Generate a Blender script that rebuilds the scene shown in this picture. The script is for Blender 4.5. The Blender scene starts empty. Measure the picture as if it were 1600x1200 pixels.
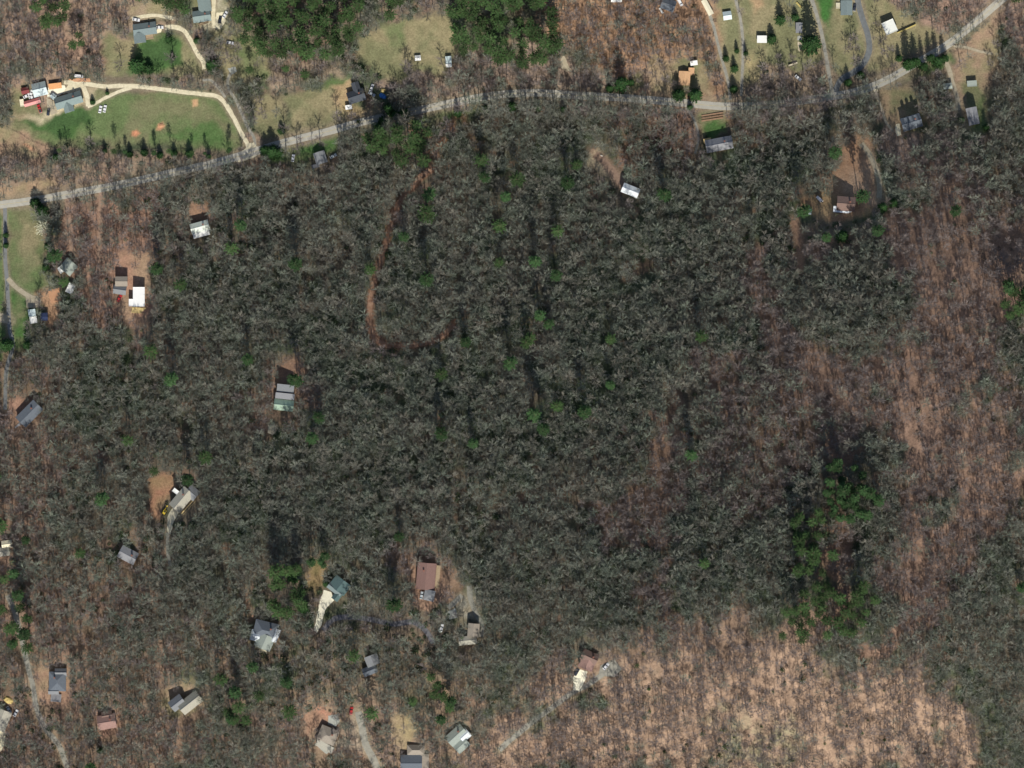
import bpy, math, random
import numpy as np
from mathutils import Vector, Matrix

random.seed(7)
rng = np.random.default_rng(11)
SC = bpy.context.scene
COL = SC.collection
R = math.radians

# ------------------------------------------------------------------ camera, sky, sun, exposure
K = 0.4            # metres on the valley floor per photograph pixel (1600 across)
CAMH = 2400.0
cam_d = bpy.data.cameras.new('aerial_camera')
cam = bpy.data.objects.new('aerial_camera', cam_d); COL.objects.link(cam)
cam.location = (0, 0, CAMH)
cam_d.sensor_width = 36.0
cam_d.lens = 36.0 * CAMH / (1600 * K)
cam_d.clip_start = 10; cam_d.clip_end = 9000
SC.camera = cam

SUN_EL, SUN_AZ = 47.0, 174.0      # degrees; azimuth clockwise from north (+Y)
world = bpy.data.worlds.new('World'); SC.world = world; world.use_nodes = True
wn = world.node_tree.nodes; wl = world.node_tree.links
bg = wn['Background']; bg.inputs['Strength'].default_value = 0.085
sky = wn.new('ShaderNodeTexSky'); sky.sky_type = 'NISHITA'; sky.sun_disc = False
sky.sun_elevation = R(SUN_EL); sky.sun_rotation = R(SUN_AZ)
wl.new(sky.outputs[0], bg.inputs[0])
sd = bpy.data.lights.new('sun', 'SUN'); sd.energy = 4.3; sd.angle = R(0.5); sd.color = (1.0, 0.955, 0.87)
sun = bpy.data.objects.new('sun', sd); COL.objects.link(sun)
sv = Vector((math.cos(R(SUN_EL))*math.sin(R(SUN_AZ)), math.cos(R(SUN_EL))*math.cos(R(SUN_AZ)), math.sin(R(SUN_EL))))
sun.rotation_euler = sv.to_track_quat('Z', 'Y').to_euler()
sun.location = sv * 900
SC.view_settings.view_transform = 'Standard'; SC.view_settings.look = 'None'
SC.view_settings.exposure = 0.0; SC.view_settings.gamma = 1.0
SC.view_settings.use_curve_mapping = False

# ------------------------------------------------------------------ terrain height
CTRL = [(-100,-100,14),(300,-80,10),(700,-80,16),(1100,-60,14),(1500,-80,16),(1750,-80,20),
 (0,60,8),(400,60,6),(800,40,8),(1200,60,6),(1600,60,10),
 (0,200,0),(300,190,0),(600,160,2),(900,150,3),(1200,150,5),(1500,140,12),(1750,160,20),
 (0,330,0),(200,330,3),(400,300,6),(600,260,8),(800,230,8),(1000,220,9),(1200,240,14),(1400,250,38),(1600,280,36),
 (0,500,6),(200,500,14),(400,480,30),(600,440,34),(800,430,38),(1000,430,42),(1200,430,52),(1400,430,78),(1600,440,72),
 (0,700,22),(200,700,34),(400,680,54),(600,660,68),(800,660,76),(1000,660,84),(1200,640,90),(1400,640,106),(1600,660,96),
 (0,900,34),(200,900,52),(400,880,80),(600,880,98),(800,880,108),(1000,880,122),(1200,860,128),(1400,850,128),(1600,880,108),
 (0,1080,40),(200,1060,58),(400,1040,88),(600,1040,104),(800,1020,118),(1000,1000,138),(1200,990,146),(1400,1010,142),(1600,1080,116),
 (0,1250,36),(200,1240,50),(400,1230,74),(600,1230,88),(800,1230,92),(1000,1230,98),(1200,1230,100),(1400,1230,104),(1600,1240,96),(1750,1250,84),
 (-150,300,0),(-150,700,16),(-150,1100,34),(1750,500,58),(1750,800,80)]
cp = np.array([((a-800)*K, (600-b)*K, c) for a, b, c in CTRL], float)
def _phi(r): return r
_n = len(cp)
_A = np.zeros((_n+3, _n+3))
_A[:_n,:_n] = np.hypot(cp[:,0][:,None]-cp[:,0][None], cp[:,1][:,None]-cp[:,1][None])
_A[:_n,_n] = 1; _A[:_n,_n+1] = cp[:,0]; _A[:_n,_n+2] = cp[:,1]; _A[_n:,:_n] = _A[:_n,_n:].T
_A[:_n,:_n] -= np.eye(_n)*6.0
_w = np.linalg.solve(_A, np.concatenate([cp[:,2], [0,0,0]]))
# cached on a 4 m raster, smoothed, read back bicubically smooth enough by blur + bilinear
GX0, GY0, GS, GNX, GNY = -440.0, -340.0, 4.0, 221, 171
_gx = GX0 + GS*np.arange(GNX); _gy = GY0 + GS*np.arange(GNY)
_X, _Y = np.meshgrid(_gx, _gy)
HG = _w[_n] + _w[_n+1]*_X + _w[_n+2]*_Y
for i in range(_n):
    HG = HG + _w[i]*np.hypot(_X-cp[i,0], _Y-cp[i,1])
def blur(a, n):
    for _ in range(n):
        p = np.pad(a, 1, mode='edge'); a = (p[:-2,1:-1]+p[2:,1:-1]+2*p[1:-1,1:-1])/4
        p = np.pad(a, 1, mode='edge'); a = (p[1:-1,:-2]+p[1:-1,2:]+2*p[1:-1,1:-1])/4
    return a
HG = blur(HG, 6)
def hgt(x, y):
    x = np.asarray(x, float); y = np.asarray(y, float)
    u = np.clip((x-GX0)/GS, 0, GNX-1.001); v = np.clip((y-GY0)/GS, 0, GNY-1.001)
    i = u.astype(int); j = v.astype(int); a = u-i; b = v-j
    return (HG[j,i]*(1-a)*(1-b) + HG[j,i+1]*a*(1-b) + HG[j+1,i]*(1-a)*b + HG[j+1,i+1]*a*b)
def W(px, py):
    """ground point seen at a photograph pixel"""
    x = (px-800)*K; y = (600-py)*K; h = 0.0
    for _ in range(6):
        h = float(hgt(x, y)); s = 1-h/CAMH; x = (px-800)*K*s; y = (600-py)*K*s
    return Vector((x, y, float(hgt(x, y))))
def WV(px, py):
    x0 = (np.asarray(px, float)-800)*K; y0 = (600-np.asarray(py, float))*K; x, y = x0, y0
    for _ in range(6):
        s = 1-hgt(x, y)/CAMH; x = x0*s; y = y0*s
    return x, y, hgt(x, y)

# ------------------------------------------------------------------ numpy noise
_ng = rng.random((256, 256))
def vn(x, y, s, o=0):
    x = np.asarray(x, float)/s + o*17.3; y = np.asarray(y, float)/s + o*31.7
    i = np.floor(x).astype(int); j = np.floor(y).astype(int); a = x-i; b = y-j
    a = a*a*(3-2*a); b = b*b*(3-2*b); i &= 255; j &= 255; i1 = (i+1) & 255; j1 = (j+1) & 255
    return (_ng[j,i]*(1-a)*(1-b)+_ng[j,i1]*a*(1-b)+_ng[j1,i]*(1-a)*b+_ng[j1,i1]*a*b)
def fbm(x, y, s, o=0):
    return (vn(x,y,s,o)*.5+vn(x,y,s*.5,o+3)*.28+vn(x,y,s*.22,o+5)*.22)

def polymask(px, py, poly, soft=6, warp=6, seed=1, ws=26):
    """0..1 inside a polygon given in photograph pixels, with a ragged soft edge"""
    out = np.zeros(px.shape)
    P = np.array(poly, float); m = soft + warp + 2
    sel = (px > P[:,0].min()-m) & (px < P[:,0].max()+m) & (py > P[:,1].min()-m) & (py < P[:,1].max()+m)
    if not sel.any(): return out
    x = px[sel]; y = py[sel]
    x = x + (fbm(px[sel], py[sel], ws, seed)-.5)*2*warp; y = y + (fbm(px[sel], py[sel], ws, seed+9)-.5)*2*warp
    d = np.full(x.shape, 1e9); ins = np.zeros(x.shape, bool)
    n = len(P)
    for i in range(n):
        ax, ay = P[i]; bx, by = P[(i+1) % n]
        ex, ey = bx-ax, by-ay; L = ex*ex+ey*ey+1e-9
        t = np.clip(((x-ax)*ex+(y-ay)*ey)/L, 0, 1)
        d = np.minimum(d, np.hypot(x-ax-t*ex, y-ay-t*ey))
        c = ((ay > y) != (by > y)) & (x < (bx-ax)*(y-ay)/(by-ay+1e-12)+ax); ins ^= c
    sdv = np.where(ins, d, -d)
    t = np.clip((sdv+soft)/(2*soft+1e-9), 0, 1); out[sel] = t*t*(3-2*t)
    return out
def linemask(px, py, pts, w, soft=3, warp=2, seed=1):
    P = np.array(pts, float); out = np.zeros(px.shape); m = w+soft+warp
    sel = (px > P[:,0].min()-m) & (px < P[:,0].max()+m) & (py > P[:,1].min()-m) & (py < P[:,1].max()+m)
    if not sel.any(): return out
    x = px[sel]+(fbm(px[sel], py[sel], 20, seed)-.5)*2*warp; y = py[sel]+(fbm(px[sel], py[sel], 20, seed+4)-.5)*2*warp
    d = np.full(x.shape, 1e9)
    for i in range(len(P)-1):
        ax, ay = P[i]; bx, by = P[i+1]; ex, ey = bx-ax, by-ay
        t = np.clip(((x-ax)*ex+(y-ay)*ey)/(ex*ex+ey*ey+1e-9), 0, 1)
        d = np.minimum(d, np.hypot(x-ax-t*ex, y-ay-t*ey))
    t = np.clip((w/2+soft/2-d)/soft, 0, 1); out[sel] = t*t*(3-2*t)
    return out

# ------------------------------------------------------------------ layout data (photograph pixels)
GREEN=(.080,.155,.048); GREEN2=(.135,.182,.075); TAN=(.285,.245,.140); OLIVE=(.190,.190,.100); DEEP=(.060,.112,.040)
LIT=(.35,.22,.15); LITP=(.31,.215,.165); RED=(.42,.20,.115); CREAM=(.55,.47,.31)
# wood floor litter zones: polygon, colour, strength, canopy openness 0..1
LITTER = [
 ([(700,1230),(790,1130),(890,1075),(950,1010),(1080,985),(1200,1000),(1300,1000),(1400,1020),(1460,1000),(1500,1120),(1540,1230)], (.385,.265,.185), 1.0, .62),
 ([(1195,420),(1250,520),(1330,570),(1440,520),(1450,430),(1390,340),(1430,290),(1560,300),(1640,330),(1610,420),(1560,560),(1545,700),(1500,850),(1480,960),(1440,1010),(1380,1000),(1400,850),(1400,700),(1380,630),(1290,640),(1200,650),(1170,520)], (.345,.225,.16), 1.5, .74),
 ([(1110,600),(1200,590),(1300,640),(1290,740),(1230,800),(1180,840),(1120,720)], LIT, .75, .42),
 ([(1015,630),(1055,630),(1062,900),(1035,980),(1005,800)], LIT, .9, .5),
 ([(940,770),(985,770),(1000,850),(950,850)], LIT, .85, .5),
 ([(-60,-60),(215,-60),(195,60),(160,118),(100,126),(20,150),(-60,160)], (.38,.265,.19), .9, .45),
 ([(860,-60),(1130,-60),(1135,152),(1000,150),(880,105)], (.38,.235,.145), .95, .42),
 ([(-60,540),(60,570),(110,740),(150,860),(230,990),(340,1080),(270,1240),(-60,1240)], (.35,.22,.155), .62, .30),
 ([(420,1090),(620,1090),(780,1080),(820,1240),(430,1240)], (.35,.235,.165), .62, .32),
 ([(635,868),(700,875),(705,960),(650,965),(635,920)], (.34,.22,.15), .8, .5),
 ([(1380,205),(1500,195),(1570,300),(1420,320)], (.38,.25,.18), .8, .4),
 ([(140,290),(250,300),(260,540),(150,540)], (.40,.24,.17), .8, .45),
 ([(-40,270),(150,290),(360,245),(380,215),(200,232),(-40,240)], (.36,.26,.19), .85, .42),
 ([(245,300),(330,290),(345,400),(255,400)], (.36,.25,.18), .5, .3),
 ([(1400,-60),(1640,-60),(1640,110),(1545,90),(1530,30),(1400,15)], (.37,.25,.19), .9, .4),
 ([(1160,30),(1300,60),(1330,150),(1140,165)], (.35,.26,.18), .8, .45),
 ([(680,178),(740,176),(725,230),(690,240)], (.42,.22,.13), .9, .6),
 ([(930,160),(1090,165),(1080,240),(960,215)], (.38,.21,.14), .6, .4),
 ([(1500,300),(1600,280),(1610,420),(1500,430)], (.40,.26,.17), .4, .3),
 ([(420,560),(480,550),(475,640),(410,650)], (.40,.25,.17), .7, .5),
 ([(1290,780),(1330,800),(1310,900),(1300,980),(1290,900)], LIT, .9, .6),
 ([(90,60),(140,60),(170,110),(110,118)], (.40,.25,.18), .4, .3),
 ([(250,950),(420,960),(430,1060),(250,1060)], (.36,.24,.16), .35, .2),
 ([(440,990),(700,1000),(700,1090),(450,1090)], (.36,.25,.17), .4, .25),
 ([(430,100),(520,95),(560,130),(440,150)], (.33,.25,.18), .8, .5),
 ([(600,100),(900,90),(1010,145),(900,140),(780,135),(640,160)], (.34,.25,.19), .9, .35),
]
# open ground: polygon, colour A, colour B, keep-out of trees (0..1)
OPEN = [
 ([(112,139),(200,143),(240,141),(330,151),(355,165),(380,216),(372,232),(300,233),(160,224),(60,224),(18,206),(22,172),(100,182),(140,171)], GREEN2, OLIVE, 1),
 ([(95,172),(130,170),(150,190),(110,215),(60,205),(30,190),(60,176)], GREEN, DEEP, 1),
 ([(260,210),(340,190),(375,228),(290,234)], GREEN, GREEN2, 1),
 ([(-20,205),(25,200),(75,228),(70,245),(-20,240)], TAN, (.33,.22,.15), 1),
 ([(165,45),(205,62),(250,50),(285,50),(322,102),(318,116),(170,119),(158,80)], OLIVE, TAN, 1),
 ([(228,62),(262,52),(288,66),(290,100),(225,118),(205,110),(205,95)], GREEN, DEEP, 1),
 ([(330,45),(372,40),(420,90),(425,118),(350,122),(345,90)], OLIVE, TAN, .75),
 ([(362,50),(410,90),(420,115),(380,118)], GREEN2, OLIVE, .8),
 ([(140,140),(195,140),(160,158),(143,166)], GREEN, OLIVE, 1),
 ([(440,150),(500,142),(540,120),(560,140),(548,188),(475,215),(455,208)], OLIVE, TAN, 1),
 ([(395,150),(445,150),(455,205),(412,222),(398,195)], OLIVE, TAN, .85),
 ([(510,125),(545,120),(540,135),(505,142)], GREEN, GREEN2, 1),
 ([(562,62),(600,42),(640,30),(706,18),(714,78),(690,118),(650,112),(612,132),(570,100),(556,82)], TAN, OLIVE, 1),
 ([(598,42),(634,34),(625,80),(605,92)], GREEN2, OLIVE, 1),
 ([(1118,-20),(1272,-20),(1284,45),(1286,100),(1250,110),(1200,100),(1175,125),(1140,150),(1122,60)], TAN, OLIVE, .92),
 ([(1172,-20),(1200,-20),(1196,12),(1175,16)], (.42,.29,.17), TAN, 1),
 ([(1165,90),(1192,90),(1185,130),(1165,130)], (.42,.34,.18), TAN, 1),
 ([(1300,-20),(1338,-20),(1350,60),(1352,90),(1322,125),(1306,110),(1290,45)], TAN, OLIVE, .92),
 ([(1346,-20),(1362,-20),(1400,15),(1470,50),(1485,60),(1420,90),(1355,115),(1362,80)], TAN, OLIVE, .92),
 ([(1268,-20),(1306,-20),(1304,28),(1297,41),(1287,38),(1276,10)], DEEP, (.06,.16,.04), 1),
 ([(1367,132),(1420,140),(1448,178),(1440,210),(1402,212),(1384,180)], OLIVE, (.33,.24,.15), 1),
 ([(1488,78),(1560,20),(1560,85),(1545,140),(1548,190),(1530,205),(1500,200),(1486,120)], TAN, (.36,.25,.17), .9),
 ([(1500,130),(1530,125),(1545,200),(1520,206),(1505,160)], GREEN2, OLIVE, 1),
 ([(8,325),(50,320),(62,350),(76,382),(66,420),(76,450),(50,466),(16,440)], GREEN2, OLIVE, 1),
 ([(28,345),(62,350),(60,410),(40,430)], OLIVE, TAN, 1),
 ([(14,450),(40,462),(46,520),(48,545),(18,545)], OLIVE, GREEN, 1),
 ([(-30,320),(4,322),(12,500),(4,560),(-30,560)], GREEN, GREEN2, 1),
 ([(1085,172),(1135,168),(1137,208),(1095,212)], OLIVE, TAN, 1),
 ([(1094,192),(1134,187),(1136,206),(1096,212)], GREEN2, GREEN, 1),
 ([(418,238),(470,226),(528,212),(530,238),(480,246),(420,250)], GREEN, OLIVE, .9),
 ([(640,182),(700,172),(760,166),(760,176),(690,190),(645,192)], GREEN, OLIVE, .9),
 ([(960,125),(1000,115),(1010,140),(965,150)], TAN, OLIVE, .6),
 ([(1015,90),(1100,92),(1108,150),(1010,148)], (.36,.27,.17), OLIVE, .8),
 ([(1402,100),(1480,84),(1490,98),(1430,118),(1400,118)], GREEN, OLIVE, .9),
 ([(655,168),(655,168),(656,169)], TAN, TAN, 0),
 # bare soil
 ([(234,746),(262,740),(277,745),(275,765),(258,786),(256,815),(240,806)], (.46,.24,.15), (.40,.27,.15), 1),
 ([(440,566),(472,560),(468,590),(432,610),(428,600)], (.42,.26,.16), LIT, .8),
 ([(921,241),(936,236),(955,255),(974,276),(980,292),(966,290),(945,268),(922,256)], (.40,.27,.19), CREAM, .95),
 ([(1255,303),(1300,300),(1345,300),(1360,330),(1340,345),(1290,345),(1250,330)], (.42,.29,.16), (.40,.24,.14), .95),
 ([(1335,212),(1365,215),(1378,300),(1390,320),(1340,318),(1300,300),(1300,270)], (.42,.25,.15), (.44,.30,.20), .9),
 ([(1234,334),(1248,334),(1255,380),(1256,425),(1244,425),(1238,380)], (.48,.30,.19), LIT, .9),
 ([(182,395),(232,400),(240,480),(232,510),(200,512),(178,470)], (.44,.26,.18), (.42,.29,.19), .8),
 ([(60,455),(90,448),(94,500),(76,505)], (.50,.29,.16), (.42,.26,.16), .9),
 ([(296,318),(332,318),(332,345),(296,345)], (.40,.25,.16), LIT, .8),
 ([(470,1122),(495,1100),(512,1112),(530,1130),(498,1132),(478,1150)], (.48,.24,.16), LIT, .9),
 ([(610,1118),(630,1110),(650,1135),(640,1165),(622,1180),(610,1150)], (.34,.27,.15), (.33,.25,.165), .9),
 ([(650,872),(690,872),(696,930),(676,962),(652,945),(645,900)], (.40,.25,.17), (.32,.23,.16), .8),
 ([(706,930),(740,930),(748,965),(715,965)], (.36,.28,.17), (.30,.28,.22), .9),
 ([(484,878),(515,885),(512,905),(490,935),(482,905)], (.35,.25,.13), (.20,.20,.08), .9),
 ([(12,622),(45,618),(50,640),(30,660),(14,655)], (.46,.26,.19), LIT, .9),
 ([(520,135),(548,130),(550,165),(575,170),(590,160),(590,178),(545,186),(520,160)], (.42,.32,.17), (.40,.28,.17), 1),
 ([(18,180),(45,170),(60,180),(110,150),(112,132),(150,132),(150,142),(140,162),(88,182),(60,188)], CREAM, (.36,.28,.18), 1),
 ([(20,140),(50,130),(60,180),(22,178)], (.28,.20,.13), OLIVE, 1),
 ([(192,4),(262,6),(268,22),(205,40)], (.36,.27,.19), TAN, .9),
 ([(300,-20),(360,-20),(355,45),(332,48),(300,38)], (.42,.38,.27), OLIVE, .95),
 ([(275,150),(310,150),(312,168),(298,166)], OLIVE, GREEN2, 1),
 ([(1375,85),(1388,88),(1380,110)], TAN, TAN, .5),
 ([(-20,296),(60,280),(110,288),(50,305),(-20,314)], (.40,.28,.18), TAN, .85),
 ([(230,925),(250,925),(250,945),(230,945)], LIT, LIT, 0),
 ([(385,925),(395,925),(395,975),(385,975)], LIT, LIT, .3),
 ([(500,1165),(560,1110),(572,1120),(570,1190)], (.34,.27,.2), LIT, .3),
 ([(60,1040),(100,1035),(112,1060),(110,1105),(60,1105)], (.37,.27,.17), LIT, .9),
 ([(150,1110),(185,1105),(190,1150),(150,1160)], (.38,.23,.16), LIT, .7),
 ([(252,1080),(300,1060),(325,1095),(300,1120),(262,1120)], (.36,.26,.17), OLIVE, .8),
]
FAINT = [([(1120,1130),(1170,1105),(1225,1120),(1240,1180),(1200,1240),(1110,1220)], (.31,.29,.18))]
SPOTS = [ # small worn soil spots in the lawn
 ([(206,205),(214,203),(219,208),(212,214),(205,211)], (.55,.25,.14)),
 ([(247,194),(254,190),(258,197),(251,204),(244,203)], (.55,.30,.17)),
 ([(300,155),(309,155),(310,164),(302,167)], (.52,.32,.18)),
 ([(34,225),(42,226),(54,234),(48,236)], (.55,.30,.18)),
]
MAINROAD = [(-60,326),(0,320),(60,312),(110,303),(180,290),(260,272),(330,256),(370,245),(400,236),(455,220),(510,206),(560,192),(600,183),(660,171),(720,158),(780,148),(840,145),(900,149),(960,152),(1000,155),(1060,160),(1130,166),(1200,164),(1270,155),(1330,145),(1380,128),(1430,100),(1480,70),(1520,38),(1560,4),(1600,-30)]
ROADS = [ # name, points, width px, material, tree keep-out width, label
 ('driveway', [(100,128),(135,131),(165,135),(200,134),(240,138),(290,144),(325,148),(342,152),(354,165),(366,186),(378,210),(387,226),(390,238)], 6.5, 'gravel', 14),
 ('driveway', [(137,167),(152,160),(170,150),(192,141),(206,137)], 5, 'gravel', 12),
 ('driveway', [(362,112),(356,125),(358,140),(368,155),(378,178),(388,200),(397,216),(399,232)], 4.5, 'grey_gravel', 6),
 ('driveway', [(316,125),(330,126),(342,138),(352,152)], 4, 'grey_gravel', 8),
 ('driveway', [(258,43),(272,42),(286,47),(297,62),(306,80),(317,96),(320,108)], 7, 'gravel', 12),
 ('driveway', [(206,29),(222,26),(240,24),(256,26),(271,29)], 5.5, 'gravel', 12),
 ('driveway', [(336,-20),(334,5),(333,30),(334,44)], 6, 'gravel', 10),
 ('lane', [(7,312),(8,340),(8,400),(11,440),(13,480),(15,515),(20,540),(10,580),(8,640)], 6, 'asphalt_grey', 12),
 ('driveway', [(12,435),(22,446),(36,457),(50,465),(60,472)], 7, 'gravel_dull', 14),
 ('driveway', [(-30,492),(0,496),(14,500)], 13, 'gravel_dull', 20),
 ('lane', [(1336,-40),(1340,0),(1348,30),(1356,55),(1358,78),(1350,98),(1335,112),(1315,124),(1306,140),(1303,150)], 9, 'asphalt', 16),
 ('driveway', [(1262,-20),(1272,10),(1282,45),(1290,85),(1296,120),(1301,150)], 5.5, 'grey_gravel', 10),
 ('driveway', [(1098,-20),(1108,20),(1116,45),(1122,70),(1130,100),(1138,130),(1141,156)], 4.5, 'grey_gravel', 9),
 ('driveway', [(1148,-20),(1150,0),(1157,30),(1161,70),(1160,110),(1158,150)], 4.5, 'grey_gravel', 9),
 ('driveway', [(1366,134),(1371,152),(1378,172),(1384,190),(1394,204)], 3.5, 'gravel_dull', 8),
 ('driveway', [(1478,96),(1484,112),(1490,135),(1496,155),(1497,172)], 7, 'gravel_dull', 14),
 ('driveway', [(1490,72),(1510,74),(1530,80),(1550,84)], 4, 'gravel_dull', 8),
 ('driveway', [(1346,224),(1358,240),(1368,262),(1374,285),(1374,310)], 8, 'gravel_dull', 14),
 ('driveway', [(1072,168),(1082,182),(1089,200),(1091,220),(1086,240)], 4, 'grey_gravel', 8),
 ('dirt_track', [(676,262),(655,278),(632,305),(616,330),(608,360),(598,395),(588,430),(580,465),(577,500),(583,525),(600,538),(630,540),(665,536),(695,522),(708,505)], 8, 'red_dirt', 11),
 ('driveway', [(505,985),(520,968),(545,964),(580,968),(615,975),(645,972),(665,985),(677,1005)], 8, 'dark_asphalt', 13),
 ('driveway', [(733,915),(735,935),(742,955),(752,975),(752,995)], 8, 'grey_gravel', 12),
 ('driveway', [(700,950),(712,940),(722,930)], 8, 'grey_gravel', 12),
 ('lane', [(780,1172),(805,1150),(840,1122),(870,1100),(895,1082),(915,1072),(935,1058),(955,1045)], 8, 'grey_gravel', 10),
 ('driveway', [(560,1112),(566,1140),(572,1165),(585,1190),(595,1220)], 11, 'grey_gravel', 14),
 ('lane', [(12,930),(24,960),(34,1000),(42,1035),(52,1075),(58,1110),(72,1140),(92,1165),(105,1200),(110,1230)], 8, 'grey_gravel', 11),
 ('driveway', [(930,241),(944,252),(957,268),(967,282),(975,292)], 11, 'leaf_dirt', 22),
 ('driveway', [(262,832),(262,860),(266,885)], 5, 'grey_gravel', 8),
 ('forest_path', [(60,700),(85,730),(100,770),(115,800)], 5, 'leaf_dirt', 7),
 ('forest_path', [(157,300),(158,340),(155,380),(154,420)], 5, 'leaf_dirt', 7),
 ('forest_path', [(105,310),(107,345),(112,390)], 6, 'leaf_dirt', 8),
 ('driveway', [(130,136),(136,150),(138,166)], 7, 'gravel', 12),
]

# ------------------------------------------------------------------ materials
MATS = {}
def nodes(m):
    m.use_nodes = True; return m.node_tree.nodes, m.node_tree.links
def mat(name, col, rough=.85, var=.15, scale=.6, metal=0.0, inst=0.0, spec=.3, bump=0.0, second=None, streak=None):
    if name in MATS: return MATS[name]
    m = bpy.data.materials.new(name); n, l = nodes(m); b = n['Principled BSDF']
    b.inputs['Roughness'].default_value = rough; b.inputs['Metallic'].default_value = metal
    b.inputs['Specular IOR Level'].default_value = spec
    tc = n.new('ShaderNodeTexCoord'); nz = n.new('ShaderNodeTexNoise'); nz.inputs['Scale'].default_value = scale
    nz.inputs['Detail'].default_value = 5; nz.inputs['Roughness'].default_value = .65
    if streak:
        mp = n.new('ShaderNodeMapping'); mp.inputs['Scale'].default_value = streak
        l.new(tc.outputs['Object'], mp.inputs[0]); l.new(mp.outputs[0], nz.inputs['Vector'])
    else: l.new(tc.outputs['Object'], nz.inputs['Vector'])
    rp = n.new('ShaderNodeValToRGB'); rp.color_ramp.elements[0].position = .3; rp.color_ramp.elements[1].position = .7
    c2 = second or tuple(min(1, c*(1+var)) for c in col)
    c1 = tuple(c*(1-var) for c in col) if not second else col
    rp.color_ramp.elements[0].color = (*c1, 1); rp.color_ramp.elements[1].color = (*c2, 1)
    l.new(nz.outputs['Fac'], rp.inputs[0]); out = rp.outputs[0]
    if inst:
        oi = n.new('ShaderNodeObjectInfo'); mr = n.new('ShaderNodeMapRange')
        mr.inputs['To Min'].default_value = 1-inst; mr.inputs['To Max'].default_value = 1+inst
        l.new(oi.outputs['Random'], mr.inputs[0])
        vm = n.new('ShaderNodeVectorMath'); vm.operation = 'SCALE'
        l.new(out, vm.inputs[0]); l.new(mr.outputs[0], vm.inputs['Scale']); out = vm.outputs[0]
    l.new(out, b.inputs['Base Color'])
    if bump:
        bp = n.new('ShaderNodeBump'); bp.inputs['Strength'].default_value = bump; bp.inputs['Distance'].default_value = .3
        l.new(nz.outputs['Fac'], bp.inputs['Height']); l.new(bp.outputs[0], b.inputs['Normal'])
    MATS[name] = m; return m
def ground_mat():
    m = bpy.data.materials.new('ground_cover'); n, l = nodes(m); b = n['Principled BSDF']
    b.inputs['Roughness'].default_value = .95; b.inputs['Specular IOR Level'].default_value = .1
    at = n.new('ShaderNodeAttribute'); at.attribute_name = 'cover'
    tc = n.new('ShaderNodeTexCoord')
    def noise(s, d=4):
        z = n.new('ShaderNodeTexNoise'); z.inputs['Scale'].default_value = s; z.inputs['Detail'].default_value = d
        z.inputs['Roughness'].default_value = .7; l.new(tc.outputs['Object'], z.inputs['Vector']); return z
    z1 = noise(.16); z2 = noise(.9, 5)
    def mr(src, a, bb):
        r = n.new('ShaderNodeMapRange'); r.inputs['From Min'].default_value = .3; r.inputs['From Max'].default_value = .7
        r.inputs['To Min'].default_value = a; r.inputs['To Max'].default_value = bb; l.new(src, r.inputs[0]); return r
    r1 = mr(z1.outputs['Fac'], .82, 1.18); r2 = mr(z2.outputs['Fac'], .72, 1.28)
    mu = n.new('ShaderNodeMath'); mu.operation = 'MULTIPLY'; l.new(r1.outputs[0], mu.inputs[0]); l.new(r2.outputs[0], mu.inputs[1])
    vm = n.new('ShaderNodeVectorMath'); vm.operation = 'SCALE'; l.new(at.outputs['Color'], vm.inputs[0]); l.new(mu.outputs[0], vm.inputs['Scale'])
    l.new(vm.outputs[0], b.inputs['Base Color'])
    bp = n.new('ShaderNodeBump'); bp.inputs['Strength'].default_value = .6; bp.inputs['Distance'].default_value = .5
    l.new(z2.outputs['Fac'], bp.inputs['Height']); l.new(bp.outputs[0], b.inputs['Normal'])
    return m

# ------------------------------------------------------------------ object helpers
def link(o, parent=None):
    COL.objects.link(o)
    if parent is not None: o.parent = parent
    return o
def tag(o, label=None, cat=None, group=None, kind=None):
    if label: o['label'] = label
    if cat: o['category'] = cat
    if group: o['group'] = group
    if kind: o['kind'] = kind
    return o
def mesh(name, v, f, m, smooth=False):
    me = bpy.data.meshes.new(name); me.from_pydata([tuple(a) for a in v], [], f); me.materials.append(m)
    if smooth: me.polygons.foreach_set('use_smooth', [True]*len(me.polygons))
    me.update(); return me
def obj(name, me, parent=None, loc=None):
    o = bpy.data.objects.new(name, me); link(o, parent)
    if loc is not None: o.location = loc
    return o
def empty(name, loc, rz, label, cat, group=None, kind=None):
    o = bpy.data.objects.new(name, None); link(o); o.location = loc; o.rotation_euler = (0, 0, rz)
    o.empty_display_size = 1
    return tag(o, label, cat, group, kind)
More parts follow.
